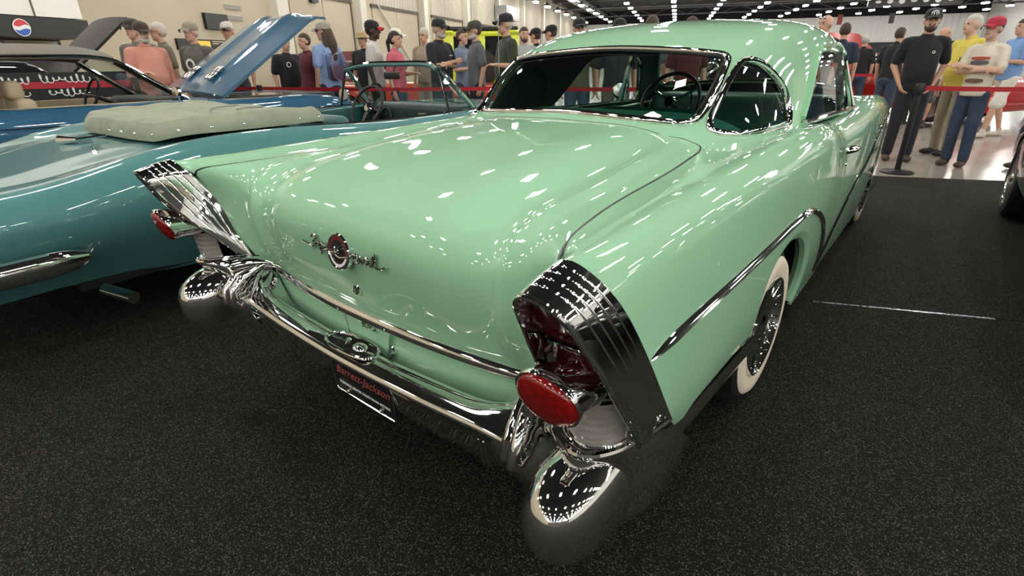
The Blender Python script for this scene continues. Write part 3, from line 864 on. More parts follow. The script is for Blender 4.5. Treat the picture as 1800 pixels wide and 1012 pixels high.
def build_hero_cabin():
    S = CABIN; lv = S.lv
    # rear window
    half = [(0, 1.076), (.263, 1.066), (.41, 1.056), (.486, 1.053), (.513, 1.060), (.527, 1.081), (.533, 1.105), (.537, 1.179), (.527, 1.252), (.517, 1.274), (.500, 1.285), (.472, 1.291), (.333, 1.305), (.182, 1.314), (0, 1.320)]
    uvr = S.xz(np.array(half), lambda p: (p[:, 1] < .34))
    uvl = mir_uv(S, uvr)[::-1]
    rw = np.concatenate([uvr, uvl[1:-1]])
    rw = curve(rw, 120, True)
    qpts = [(-.026, 1.056), (-.045, 1.037), (-.035, 1.022), (.046, 1.015), (.214, 1.012), (.446, 1.008), (.557, 1.026), (.581, 1.065), (.575, 1.135), (.498, 1.201), (.413, 1.243), (.324, 1.266), (.276, 1.266), (.234, 1.252), (.145, 1.201), (.051, 1.125)]
    rs = lambda p: (p[:, 0] > .535)
    qw = curve(S.inv(np.array(qpts), lambda p: p[:, 1:], rs), 90, True)
    dpts = [(.70, 1.000), (.80, 1.045), (.935, 1.154), (1.066, 1.255), (1.13, 1.284), (1.25, 1.300), (1.476, 1.306), (1.70, 1.296), (1.78, 1.26), (1.86, 1.13), (1.935, 1.00), (1.727, .988), (1.31, .994), (.95, .998)]
    dw = S.inv(np.array(dpts), lambda p: p[:, 1:], rs)
    dw = densify(dw, .03)
    wpts = [(0, 1.115), (.3, 1.108), (.52, 1.09), (.605, 1.085), (.628, 1.12), (.615, 1.19), (.575, 1.30), (.545, 1.345), (.46, 1.375), (.25, 1.390), (0, 1.396)]
    wr = S.xz(np.array(wpts), lambda p: (p[:, 1] > 1.85))
    ws = np.concatenate([wr, mir_uv(S, wr)[::-1][1:-1]])
    ws = curve(ws, 100, True)
    qL, dL = mir_uv(S, qw)[::-1], mir_uv(S, dw)[::-1]
    holes = [rw, qw, dw, qL, dL, ws]
    patch('roof_shell', S, M_MINT, HERO, holes=holes, step=.034, rim=.014, flip=True)
    patch('headliner', S, M_GREENDK, HERO, holes=[inset(h, -.004) for h in holes], step=.05, rim=0, off=-.018, flip=True)
    # glass
    patch('rear_window', S, M_GLASS, HERO, outer=inset(rw, -.004), step=.05, rim=0, off=-.008, flip=True)
    patch('windshield', S, M_GLASSC, HERO, outer=inset(ws, -.004), step=.06, rim=0, off=-.008, flip=True)
    for q, nm in ((qw, 'quarter_window'), (qL, 'quarter_window'), (dw, 'door_window'), (dL, 'door_window')):
        patch(nm, S, M_GLASSC, HERO, outer=inset(q, -.004), step=.06, rim=0, off=-.010, flip=True)
    # chrome surrounds
    def trim(poly, w, h, name, m=M_CHROME, off=0.0):
        P, N = on_surf(S, poly, off, True)
        b = MB(); b.sweep(P, N, [(-w, -.008), (-w * .9, h * .5), (-w * .45, h), (w * .1, h * .75), (w * .35, h * .35), (w * .7, h * .55), (w, h * .1), (w, -.008)], closed=True)
        b.build(name, m, HERO, sharp=60)
    trim(curve(inset(rw, .006), 140, True), .015, .013, 'rear_window_trim')
    for q in (qw, qL):
        trim(curve(inset(q, .004), 110, True), .013, .014, 'quarter_window_trim')
    trim(curve(inset(ws, .006), 110, True), .014, .011, 'windshield_trim')
    # black gasket inside the rear window
    P, N = on_surf(S, curve(inset(rw, .024), 120, True), -.002, True)
    b = MB(); b.tube(P, .006, 6, closed=True); b.build('rear_window_gasket', M_BLACK, HERO)
    # door window frame: vent post and sill strip, drip rail
    for sg in (1, -1):
        def pt(y, z, off=0.004):
            uv = S.inv(np.array([[y, z]]), lambda p: p[:, 1:], rs)
            if sg < 0:
                uv = mir_uv(S, uv)
            return on_surf(S, uv, off, True)
        vp = [pt(y, z) for y, z in ((1.66, .985), (1.655, 1.08), (1.65, 1.2), (1.645, 1.295))]
        b = MB(); b.sweep([q[0][0] for q in vp], [q[1][0] for q in vp], [(-.012, -.015), (-.012, .006), (0, .010), (.012, .006), (.012, -.015)])
        b.build('vent_post', M_CHROME, HERO)
        fr = [pt(y, z) for y, z in ((1.95, .985), (1.87, 1.12), (1.79, 1.25))]
        b = MB(); b.sweep([q[0][0] for q in fr], [q[1][0] for q in fr], [(-.018, -.015), (-.018, .006), (0, .012), (.018, .006), (.018, -.015)])
        b.build('windshield_post', M_CHROME, HERO)
        sl = [pt(y, z) for y, z in ((.74, 1.0), (.95, .994), (1.31, .990), (1.727, .984), (1.95, .984))]
        b = MB(); b.sweep([q[0][0] for q in sl], [q[1][0] for q in sl], [(-.010, -.01), (-.010, .012), (0, .016), (.010, .012), (.010, -.01)])
        b.build('sill_strip', M_CHROME, HERO)
        dr = [pt(y, z, .006) for y, z in ((.725, 1.02), (.82, 1.075), (.925, 1.165), (1.045, 1.268), (1.12, 1.306), (1.25, 1.322), (1.476, 1.328), (1.70, 1.318), (1.80, 1.28))]
        P = curve(np.array([q[0][0] for q in dr]), 50); N = curve(np.array([q[1][0] for q in dr]), 50)
        b = MB(); b.sweep(P, N, [(-.008, -.008), (-.008, .010), (0, .014), (.010, .008), (.010, -.008)])
        b.build('drip_rail', M_MINT, HERO)
    # padded trim panel closing the left quarter window from inside
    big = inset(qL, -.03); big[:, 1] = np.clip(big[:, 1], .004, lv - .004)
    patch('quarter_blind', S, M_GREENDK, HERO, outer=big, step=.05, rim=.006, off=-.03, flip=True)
    # ---- interior
    b = MB(); b.rbox((-.50, -.06, .985), (.50, .22, 1.018), .012); b.build('package_tray', M_GREENTRIM, HERO)
    def bench(name, y, ztop, zbot, w, lean, m):
        R = []
        prof = [(0, 0), (.02, .0), (.10, .02), (.13, .3), (.13, .7), (.11, .93), (.06, 1.0), (.0, .97), (-.03, .85), (-.03, .3), (-.02, .05)]
        b = MB()
        for x in np.linspace(-w, w, 21):
            e = (abs(x) / w) ** 6
            R.append([(x, y - d * (1 - .3 * e) - lean * h, zbot + (ztop - zbot) * h * (1 - .10 * e)) for d, h in prof])
        b.rings(R, True, True, True); return b.build(name, m, HERO, flipfix=True)
    bench('rear_seat_back', .40, 1.065, .45, .60, .10, M_SEAT)
    bench('front_seat_back', 1.10, 1.02, .40, .63, .10, M_SEAT)
    b = MB(); b.rbox((-.63, 1.02, .38), (.63, 1.62, .56), .06); b.build('front_seat_cushion', M_SEAT, HERO)
    b = MB(); b.rbox((-.62, .28, .38), (.62, .78, .54), .06); b.build('rear_seat_cushion', M_SEAT, HERO)
    b = MB(); b.rbox((-.64, 1.98, .62), (.64, 2.32, 1.045), .07, 4); b.build('dashboard', M_GREENTRIM, HERO)
    b = MB(); b.box((-.66, 1.965, .80), (.66, 1.985, .86)); b.build('dash_strip', M_CHROMED, HERO, smooth=False)
    for sg in (1, -1):
        b = MB(); b.rbox((sg * .70, .75, .35), (sg * .73, 2.0, .955), .012); b.build('door_card', M_GREENTRIM, HERO)
        b = MB(); b.rbox((sg * .66, -.05, .35), (sg * .69, .76, .99), .012); b.build('quarter_trim', M_GREENTRIM, HERO)
    # steering wheel on the left
    Mw = frame((-.36, 1.72, 1.0), (1, 0, 0), (0, -.88, .48))
    b = MB()
    b.tube([tuple(Mw @ Vector((.205 * math.cos(a), .205 * math.sin(a), 0))) for a in np.linspace(0, 2 * math.pi, 40, endpoint=False)], .013, 8, closed=True)
    rim = b.build('steering_wheel', M_BLACK, HERO)
    b = MB()
    for a in (90 + 60, 90 - 60, 270):
        a = math.radians(a)
        b.tube([tuple(Mw @ Vector((r * math.cos(a), r * math.sin(a), -.02 * (1 - r / .2)))) for r in (.02, .1, .2)], .009, 6)
    b.tube([tuple(Mw @ Vector((.15 * math.cos(a), .15 * math.sin(a), -.006))) for a in np.linspace(0, 2 * math.pi, 30, endpoint=False)], .006, 6, closed=True)
    b.lathe([(0, .012), (.035, .01), (.045, -.01), (.03, -.05), (0, -.05)], Mw, 18); b.build('wheel_spoke', M_CHROME, rim)
    b = MB(); b.tube([tuple(Mw @ Vector((0, 0, -.04))), tuple(Mw @ Vector((0, -.02, -.40)))], .024, 10); b.build('steering_column', M_BLACK, HERO)
    # inside mirror
    b = MB(); b.rbox((-.13, 1.90, 1.265), (.13, 1.925, 1.315), .012); b.tube([(0, 1.92, 1.31), (0, 1.97, 1.37)], .008, 6); b.build('inside_mirror', M_CHROMED, HERO)
    # door mirror on the driver side, round
    b = MB(); b.lathe([(0, .012), (.05, .010), (.062, 0), (.058, -.02), (.03, -.045), (0, -.05)], frame((-.83, 1.86, 1.06), (1, 0, 0), (.35, -1, .1)), 22)
    b.tube([(-.83, 1.88, 1.05), (-.80, 1.90, .97)], .008, 8); b.build('door_mirror', M_CHROMED, HERO)
# ------------------------------------------------------------------ mint coupe: fins, lamps, bumper, badges, wheels
FIN_RIM = [(.715,-1.215,.625),(.742,-1.262,.690),(.768,-1.315,.750),(.785,-1.350,.800),(.793,-1.378,.845),(.795,-1.400,.888),(.800,-1.417,.922),(.814,-1.426,.940),
           (.838,-1.427,.943),(.862,-1.419,.931),(.880,-1.402,.905),(.893,-1.377,.860),(.907,-1.345,.805),(.920,-1.300,.725),(.932,-1.255,.645),(.936,-1.232,.600)]
FIN_JNT = [(.690,-1.165,.590),(.705,-1.185,.650),(.724,-1.200,.710),(.742,-1.208,.765),(.760,-1.222,.822),(.776,-1.252,.875),(.788,-1.287,.932),(.802,-1.310,.958),
           (.826,-1.316,.968),(.854,-1.298,.948),(.876,-1.270,.912),(.893,-1.243,.868),(.906,-1.203,.800),(.916,-1.150,.710),(.927,-1.085,.595),(.929,-1.062,.560)]

def build_fin(sg):
    T = empty('tail_lamp', (0, 0, 0), 0, HERO)
    mir = sg < 0
    n = 72
    R = curve(np.array(FIN_RIM), n); J = curve(np.array(FIN_JNT), n)
    ctr = np.stack([np.full(n, .845), (R[:, 1] + J[:, 1]) / 2, np.minimum(R[:, 2], .86) - .02], 1)
    rings = []
    us = np.concatenate([np.linspace(-.02, .96, 110), [1.0, 1.05]])
    grooves = (.24, .42, .60, .78)
    tang = np.gradient((R + J) / 2, axis=0)
    W = J - R
    N = np.cross(tang, W); N /= np.linalg.norm(N, axis=1)[:, None]
    s0 = np.sign(((((R + J) / 2) - ctr) * N).sum(1)).mean(); N *= np.sign(s0)
    for i in range(n):
        out = []
        for u in us:
            g = sum(math.exp(-((u - k) / .008) ** 2) for k in grooves)
            fade = 1.0
            h = .0085 + .002 * math.sin(math.pi * min(max(u, 0), 1)) - .0012 * g * fade - (.004 if u > .99 else 0) - (.004 if u > 1.02 else 0)
            if u < .03:
                h = .006
            out.append(R[i] + W[i] * u + N[i] * h)
        inn = [R[i] + W[i] * u - N[i] * .001 for u in (1.0, .6, .3, .05, -.02)]
        rings.append(out + inn)
    b = MB(); b.rings(rings, True, True, True)
    b.build('fin_housing', M_CHROME, T, sharp=40, flipfix=True, mirror=mir)
    # bright rolled lip along the rear rim
    b = MB(); b.tube(R - W * .015 + N * .004, .0055, 8); b.build('rim_lip', M_CHROME, T, mirror=mir)
    # liner across the inside: upper and lower dark red lens with a chrome web between
    kt = int(np.argmax(R[:, 2])); Ri = R[:kt + 1]; Ro = R[kt:][::-1]
    def across(a, z0, z1, dep, m, name, bulge=.0):
        rows = []
        iz = np.linspace(z0, z1, 10)
        half = n // 2
        for z in iz:
            A = np.array([np.interp(z, Ri[:, 2], Ri[:, i]) for i in range(3)]); B = np.array([np.interp(z, Ro[:, 2], Ro[:, i]) for i in range(3)])
            A[1] += dep; B[1] = A[1]; A[0] -= .004; B[0] += .004
            rows.append([A + (B - A) * t + np.array([0, -bulge * math.sin(math.pi * t), 0]) for t in np.linspace(0, 1, 9)])
        b = MB(); b.grid(np.array(rows)); return b.build(name, m, T, mirror=mir)
    across(0, .842, .9405, .030, M_REDDK, 'upper_lens', .004)
    across(0, .745, .838, .026, M_REDDK, 'lower_lens', .006)
    across(0, .834, .846, .018, M_CHROME, 'lens_web', .006)
    across(0, .628, .770, .065, M_CHROMED, 'lamp_backing', .0)
    # round lamp pod, its lens facing back and down
    cc = np.array([.838, -1.390, .750]); up = np.array([0, -.32, .947]); nn = np.array([0, -.947, -.32])
    def disc(c, rx, rz, u, k=0.0):
        return [tuple(c + np.array([rx * math.cos(a), 0, 0]) + u * rz * math.sin(a)) for a in np.linspace(0, 2 * math.pi, 44, endpoint=False)]
    rings = [disc(np.array([.838, -1.215, .735]), .050, .040, np.array([0, 0, 1.0])), disc(np.array([.841, -1.27, .742]), .055, .046, np.array([0, -.15, .985])),
             disc(np.array([.843, -1.325, .746]), .060, .055, np.array([0, -.33, .94])), disc(cc - nn * .012, .0635, .060, up), disc(cc - nn * .002, .066, .0625, up),
             disc(cc + nn * .003, .065, .0615, up), disc(cc + nn * .002, .061, .0575, up), disc(cc - nn * .008, .060, .0565, up)]
    b = MB(); b.rings(rings, True, False, False); b.build('lamp_pod', M_CHROME, T, flipfix=True, mirror=mir)
    rings = [disc(cc + nn * h, .0615 * k, .058 * k, up) for h, k in ((-.004, 1.0), (.004, .985), (.010, .93), (.015, .80), (.0185, .55), (.020, .25))]
    b = MB(); b.rings(rings, True, False, True); b.build('red_lens', M_RED, T, flipfix=True, mirror=mir)
    # ribbed reversing lamp below the pod
    arc = curve(np.array([(.785, -1.255), (.815, -1.292), (.855, -1.305), (.890, -1.285), (.915, -1.235)]), 24)
    rows = []
    for z in np.linspace(.602, .700, 45):
        k = .0009 * math.cos((z - .602) / .110 * 2 * math.pi * 6)
        lean = (.712 - z) * .12
        rows.append([(x, y + lean - k, z) for x, y in arc])
    b = MB(); b.grid(np.array(rows)); b.build('reversing_lens', M_FROST, T, flipfix=False, mirror=mir)
    b = MB()
    b.tube([(arc[-1][0], arc[-1][1] + .0, z) for z in (.60, .65, .712)], .005, 6)
    b.tube([(x, y + .012, .600) for x, y in arc], .006, 8); b.tube([(x, y, .714) for x, y in arc], .004, 8)
    b.build('reversing_lens_rim', M_CHROME, T, mirror=mir)
    # filler piece between fin side and reversing lamp
    Q = []
    for t in np.linspace(0, 1, 6):
        i = int(n * .5 + n * .5 * (1 - t) * .999 - 1) if False else None
        A = np.array((.915, -1.235, .600 + .115 * t)); ir = n // 2 + np.argmin(np.abs(R[n // 2:, 2] - A[2])); B = R[ir] + W[ir] * .05
        Q.append([A + (B - A) * s for s in np.linspace(0, 1, 4)])
    b = MB(); b.grid(np.array(Q)); b.build('lamp_cheek', M_CHROME, T, mirror=mir)

def build_bumper():
    B = empty('rear_bumper', (0, 0, 0), 0, HERO)
    # bar
    rings = []
    xs = np.linspace(-.70, .70, 57)
    for x in xs:
        k = abs(x) / .7
        dz = .022 * min(k / .8, 1) ** 1.6; dy = .010 * k ** 2
        pk = 0.0
        if abs(x) < .125:
            pk = .5 * (1 + math.cos(math.pi * x / .125)) ** .5 if abs(x) < .125 else 0
        e_ = max(0.0, (abs(x) - .46) / .18); e_ = min(e_, 1.15) ** 2
        P = [(-1.145 + .012 * e_, .420 + .120 * e_), (-1.176 + .010 * e_, .436 + .105 * e_), (-1.198, .468 + .06 * e_), (-1.212, .4825 + .035 * e_), (-1.226, .4850 + .02 * e_), (-1.242, .4820 + .01 * e_), (-1.258, .4765), (-1.272, .469), (-1.281, .461), (-1.283, .452), (-1.272, .438), (-1.254, .400), (-1.240, .355), (-1.228, .318), (-1.212, .306), (-1.17, .310), (-1.145, .33)]
        cut = .040 * max(0.0, min(1.0, (.20 - abs(x)) / .02))
        rings.append([(x, y + dy + (cut if z < .43 and y < -1.2 else 0), z + dz * (1 if z > .425 else .6)) for y, z in P])
    b = MB(); b.rings(rings, True, True, True); b.build('bumper_bar', M_CHROME, B, sharp=50, flipfix=True)
    # two upright slots in the lower face
    for x in (.375, .545, -.375, -.545):
        for d in ((0,) if abs(x) < .5 else (-.008, .008)):
            b = MB(); b.tube([(x + d, -1.252, .425), (x + d, -1.236, .335)], .0035, 6); b.build('bumper_slot', M_CHROMED, B)
    # lamp pocket in the top of the bar with its hood
    oval = [(.112 * math.copysign(abs(math.cos(a)) ** .7, math.cos(a)), -1.232 + .040 * math.copysign(abs(math.sin(a)) ** .8, math.sin(a))) for a in np.linspace(0, 2 * math.pi, 48, endpoint=False)]
    zf = lambda y: .483
    b = MB(); b.tube([(x, y, zf(y) + .006) for x, y in oval], .0055, 8, closed=True); b.build('pocket_rim', M_CHROME, B)
    b = MB(); b.rings([[(x, y, zf(y) + .004) for x, y in oval], [(x * .9, -1.232 + (y + 1.232) * .9, zf(y) + .002) for x, y in oval]], True, False, True); b.build('pocket_floor', M_DARK, B, flipfix=True)
    b = MB(); b.tube([(-.045, -1.212, .486), (-.02, -1.228, .497), (.0, -1.245, .492)], [.006, .009, .010], 8); b.ellipsoid((.035, -1.228, .488), (.030, .022, .014)); b.build('pocket_lamp', M_CHROME, B)
    for sg in (1, -1):
        mir = sg < 0
        lev = [
         (.600, [(.655,-1.105),(.690,-1.165),(.735,-1.225),(.790,-1.288),(.850,-1.312),(.905,-1.262),(.938,-1.175),(.950,-1.08),(.948,-1.0)]),
         (.582, [(.640,-1.120),(.684,-1.182),(.735,-1.240),(.790,-1.296),(.852,-1.314),(.908,-1.262),(.943,-1.175),(.955,-1.08),(.952,-1.0)]),
         (.545, [(.610,-1.165),(.668,-1.215),(.728,-1.250),(.790,-1.270),(.852,-1.275),(.912,-1.238),(.948,-1.165),(.958,-1.08),(.952,-.985)]),
         (.490, [(.590,-1.245),(.655,-1.260),(.722,-1.265),(.790,-1.262),(.854,-1.258),(.915,-1.225),(.950,-1.160),(.957,-1.07),(.948,-.97)]),
         (.430, [(.590,-1.262),(.655,-1.272),(.722,-1.272),(.790,-1.262),(.854,-1.252),(.912,-1.215),(.945,-1.150),(.951,-1.06),(.940,-.955)]),
         (.370, [(.590,-1.236),(.655,-1.250),(.722,-1.258),(.790,-1.258),(.854,-1.248),(.906,-1.205),(.933,-1.140),(.937,-1.04),(.926,-.94)]),
         (.325, [(.590,-1.205),(.655,-1.220),(.722,-1.235),(.790,-1.240),(.848,-1.228),(.890,-1.180),(.910,-1.110),(.912,-1.02),(.900,-.93)]),
         (.300, [(.590,-1.165),(.655,-1.180),(.722,-1.195),(.790,-1.205),(.835,-1.195),(.862,-1.140),(.870,-1.080),(.870,-1.0),(.86,-.92)]),
        ]
        fac = [1, 1, 1, 1, 1, 1, .97, .72, .30]
        S = Surf([[(x, y, .43 + (z - .43) * fac[i_] if z > .43 else z) for i_, (x, y) in enumerate(r)] for z, r in lev]); G, _, _ = S.gridpts(40, 50)
        b = MB(); b.grid(G); b.build('bumper_end', M_CHROME, B, flipfix=False, mirror=mir)
        # stepped collar round the foot of the lamp
        b = MB()
        cl = curve(np.array([(.655,-1.105,.602),(.690,-1.165,.602),(.735,-1.225,.600),(.790,-1.288,.596),(.850,-1.312,.590),(.905,-1.262,.592),(.936,-1.180,.600),(.946,-1.125,.600)]), 50)
        b.tube(cl, .008, 8); cl2 = (cl - np.array([.80, -1.15, .6])) * np.array([.93, .93, 1]) + np.array([.80, -1.15, .606]); b.tube(cl2, .006, 8)
        b.build('bumper_collar', M_CHROME, B, mirror=mir)
        b = MB(); rr = [[tuple(p) for p in cl], [tuple((p - np.array([.80, -1.15, .6])) * np.array([.72, .72, 1]) + np.array([.80, -1.15, .602])) for p in cl]]
        b.grid(np.array(rr)); b.build('collar_shelf', M_CHROME, B, mirror=mir)
        # bullet guard
        rings = []
        c = Vector((.836, -1.235, .452)); ax = Vector((-.03, -1, -.16)).normalized(); xx = Vector((1, 0, 0)); xx = (xx - ax * xx.dot(ax)).normalized(); zz = xx.cross(ax) * -1
        for s, k in ((-.02, .99), (.03, 1.0), (.07, .965), (.105, .89), (.135, .77), (.158, .60), (.172, .40), (.179, .2), (.181, .05)):
            rings.append([c + ax * s + xx * (.088 * k * math.copysign(abs(math.cos(a)) ** .9, math.cos(a))) + zz * (.118 * k * math.copysign(abs(math.sin(a)) ** .9, math.sin(a))) for a in np.linspace(0, 2 * math.pi, 40, endpoint=False)])
        b = MB(); b.rings(rings, True, False, True); b.build('bullet_guard', M_CHROME, B, flipfix=True, mirror=mir)
        # fluted knuckle between the bar and the end
        for dx in (0, .030):
            b = MB(); b.tube([(.652 + dx, -1.255, .405), (.655 + dx, -1.290 - dx * .4, .462), (.660 + dx, -1.282 - dx * .4, .505), (.652 + dx, -1.235 - dx * .6, .555), (.632 + dx * 1.2, -1.165 - dx * .9, .585)], [.008, .014, .016, .015, .009], 12)
            b.build('bumper_knuckle', M_CHROME, B, mirror=mir)
        b = MB(); b.tube([(.700, -1.255, .585), (.670, -1.200, .592), (.640, -1.150, .588), (.606, -1.118, .568)], [.022, .024, .020, .010], 12); b.build('knuckle_cap', M_CHROME, B, mirror=mir)

def build_badges():
    # lettering 'Special' in joined script with a round medallion in the middle of the lid
    y0 = -1.224
    def st(pts, r=.0036):
        P = curve(np.array(pts), max(12, len(pts) * 6)); return P
    strokes = {
     'letter_s': [(-.140,.803),(-.128,.812),(-.118,.808),(-.124,.796),(-.138,.789),(-.140,.778),(-.156,.769),(-.180,.770),(-.205,.776)],
     'letter_p': [(-.140,.775),(-.118,.786),(-.106,.792),(-.108,.775),(-.112,.752),(-.107,.772),(-.098,.790),(-.085,.790),(-.084,.778),(-.098,.772),(-.080,.774),(-.058,.780)],
     'letter_c': [(.050,.782),(.064,.789),(.074,.790),(.070,.779),(.062,.776),(.066,.768),(.080,.768),(.088,.775)],
     'letter_i': [(.086,.773),(.094,.790),(.092,.776),(.097,.769),(.106,.776)],
     'letter_a': [(.128,.788),(.116,.790),(.108,.780),(.112,.770),(.122,.774),(.130,.788),(.128,.774),(.134,.769),(.144,.776)],
     'letter_l': [(.143,.775),(.160,.800),(.162,.808),(.154,.804),(.149,.785),(.152,.770),(.170,.769),(.190,.778),(.197,.782)],
     'letter_e': [(-.030,.780),(-.005,.786),(.012,.792),(.008,.800),(-.008,.795),(-.010,.780),(.006,.772),(.030,.776),(.050,.782)],
    }
    E = empty('script_badge', (0, 0, 0), 0, HERO)
    for k, p in strokes.items():
        P = st(p); b = MB()
        ins = k == 'letter_e'
        fy = lambda x, z: float(np.interp(z, (.69, .75, .80, .85), (-1.192, -1.208, -1.219, -1.217))) + .06 * x * x
        b.tube([(x, fy(x, z) - (.019 if ins else .007), z) for x, z in P], [.0042] * len(P), 8, flat=(1, .8))
        b.build(k, M_CHROME, E)
    Md = frame((0, -1.223, .785), (1, 0, 0), (0, -1, .13))
    b = MB(); b.lathe([(.053, -.006), (.053, .006), (.050, .010), (.0455, .010), (.043, .006)], Md, 40)
    d = b.build('medallion_ring', M_CHROME, HERO, flipfix=True)
    b = MB(); b.lathe([(.0440, .004), (.0440, .0075), (.0345, .0075), (.0345, .004)], Md, 40); b.build('red_band', mat('enamel_red', (.16, .012, .012), .3, coat=.5), d, flipfix=True)
    b = MB(); b.tube([tuple(Md @ Vector((.0393 * math.cos(a), .0393 * math.sin(a), .0078))) for a in np.linspace(math.radians(190), math.radians(345), 26)], .0042, 6, flat=(.35, 1), up=(0, -1, .13)); b.build('white_band', M_LETTER, d)
    b = MB(); b.lathe([(.0345, .003), (.0345, .007), (0.0, .0078)], Md, 36); b.build('black_centre', mat('enamel_black', (.02, .018, .016), .2, coat=.8), d, flipfix=True)
    b = MB(); b.lathe([(.0355, .0066), (.0355, .0086), (.0335, .0086), (.0335, .0066)], Md, 30); b.build('centre_ring', M_CHROMED, d, flipfix=True)
    for z, y, x, nm in ((.656, -1.184, 0, 'trunk_lock'), (.482, -1.166, .112, 'panel_lock')):
        b = MB(); b.lathe([(.016, -.004), (.016, .006), (.012, .009), (.010, .006), (0, .006)], frame((x, y, z), (1, 0, 0), (0, -1, .2)), 24); b.build(nm, M_CHROME, HERO, flipfix=True)
    # fuel door with raised letters
    b = MB()
    P = [(-.108, .553), (.125, .553), (.098, .452), (-.085, .452)]
    yy = lambda z: -1.1705 - .0
    b.add([(x, yy(z) - .0045, z) for x, z in P] + [(x, yy(z) + .004, z) for x, z in P], [(0, 1, 2, 3), (4, 7, 6, 5), (0, 4, 5, 1), (1, 5, 6, 2), (2, 6, 7, 3), (3, 7, 4, 0)])
    fd = b.build('fuel_door', M_MINT, HERO, smooth=False, flipfix=True)
    b = MB()
    b.tube([(-.108, -1.177, .551), (-.085, -1.177, .452)], .0016, 5); b.tube([(.125, -1.177, .551), (.098, -1.177, .452)], .0016, 5)
    b.build('door_edge', M_CHROMED, fd)
    text_mesh('raised_letters', 'BUICK', .022, frame((.022, -1.1745, .533), (1, 0, 0), (0, -1, 0)), M_CHROME, fd, .003, sx=1.25, bold=.0006)
    for x in (-.108, .124):
        b = MB(); b.ellipsoid((x, -1.190, .566), (.009, .009, .007), seg=10, rg=6); b.build('hinge_stud', M_CHROME, fd)
    # licence plate hung under the bar
    pl = empty('license_plate', (0, 0, 0), 0, HERO)
    Mp = frame((.013, -1.222, .352), (1, 0, 0), (0, -1, -.06))
    b = MB(); b.rbox((-.152, -.076, -.004), (.152, .076, .004), .003, 2)
    b.v = [tuple(Mp @ Vector(p)) for p in b.v]; b.build('plate', M_PLATE, pl)
    b = MB(); w, h = .153, .077
    c = [(-w + .008, -h), (w - .008, -h), (w, -h + .008), (w, h), (-w, h), (-w, -h + .008)]
    b.tube([tuple(Mp @ Vector((x, y, .004))) for x, y in c], .0032, 6, closed=True); b.build('plate_frame', M_CHROMED, pl)
    text_mesh('plate_script', 'Barrett-Jackson', .044, Mp @ Matrix.Translation((0, .010, .0045)), M_LETRED, pl, .0006, shear=.42)
    text_mesh('plate_line', "THE WORLD'S GREATEST COLLECTOR CAR AUCTIONS", .0128, Mp @ Matrix.Translation((0, -.041, .0045)), M_LETTER, pl, .0006, sx=.82)
    for x in (-.085, .085):
        b = MB(); b.lathe([(.008, 0), (.008, .005), (.004, .008), (0, .008)], Mp @ Matrix.Translation((x, -.064, .004)), 14); b.build('plate_screw', M_CHROME, pl, flipfix=True)

def build_wheel(x, y, r, sg, name='wheel'):
    W = empty(name, (0, 0, 0), 0, HERO)
    Mw = frame((x * sg, y, r), (0, 1, 0), (sg, 0, 0))
    b = MB(); b.lathe([(.19, -.02), (.275, -.012), (.300, -.025), (.318, -.05), (.325, -.08), (.325, -.13), (.315, -.17), (.27, -.20), (.19, -.19)], Mw, 48, closed=True); b.build('tyre', M_RUBBER, W, flipfix=True)
    b = MB(); b.lathe([(.196, -.018), (.20, -.006), (.235, .003), (.262, .0), (.274, -.010), (.272, -.014), (.23, -.005), (.2, -.014)], Mw, 56, closed=True); b.build('whitewall', M_WW, W, flipfix=True)
    b = MB(); b.lathe([(.200, -.012), (.196, .004), (.186, .006), (.178, -.01), (.165, -.045), (.15, -.06)], Mw, 48); b.build('rim', M_CHROME, W, flipfix=False)
    b = MB(); b.lathe([(.16, -.07), (.15, -.06), (.10, -.05), (.075, -.035), (.06, -.02), (.03, -.012), (0, -.01)], Mw, 36); b.build('hub', M_CHROMED, W)
    b = MB()
    for k in range(40):
        a = 2 * math.pi * k / 40; a2 = a + (.22 if k % 2 else -.22)
        b.tube([tuple(Mw @ Vector((.062 * math.cos(a2), .062 * math.sin(a2), -.028))), tuple(Mw @ Vector((.182 * math.cos(a), .182 * math.sin(a), -.014 if k % 4 < 2 else .0)))], .0032, 5)
    b.build('wire_spoke', M_CHROME, W)
    b = MB(); b.lathe([(.07, -.03), (.066, -.018), (.045, -.006), (.02, -.002), (0, -.001)], Mw, 28); b.build('hub_cap', M_CHROME, W)

build_hero_body()
build_hero_cabin()
for s_ in (1, -1):
    build_fin(s_)
build_bumper()
build_badges()
for sg_ in (1, -1):
    build_wheel(.872, .0, .325, sg_)
    build_wheel(.800, 2.955, .325, sg_)
# ------------------------------------------------------------------ the other cars
M_TEAL = mat('teal_paint', (.085, .235, .240), .45, .15, coat=1.0, spec=.2)
M_BLUE = mat('blue_paint', (.022, .098, .178), .45, .15, coat=1.0, spec=.2)
M_BLACKP = mat('black_paint', (.006, .006, .007), .2, 0, coat=1.0)
M_REDP = mat('red_paint', (.45, .012, .010), .3, 0, coat=1.0)
M_ORANGE = mat('orange_paint', (.60, .07, .025), .3, 0, coat=1.0)
M_MAROON = mat('maroon_paint', (.10, .008, .010), .3, 0, coat=1.0)
M_LIME = mat('lime_paint', (.55, .68, .02), .35, 0, coat=.8)
M_PALEB = mat('pale_blue_paint', (.22, .36, .46), .3, .1, coat=1.0)
M_CANVAS = mat('canvas_green_grey', (.31, .33, .245), .85, bump=(45, .3, .01), noise=(9, (.26, .28, .21), .35, .7))
M_TAN = mat('tan_vinyl', (.42, .34, .22), .6, bump=(90, .2, .004))
M_BROWNTOP = mat('brown_vinyl_top', (.16, .145, .125), .75, bump=(160, .3, .003))
M_TEALVIN = mat('teal_vinyl', (.025, .095, .095), .45)
M_DKINT = mat('dark_interior', (.02, .02, .02), .6)
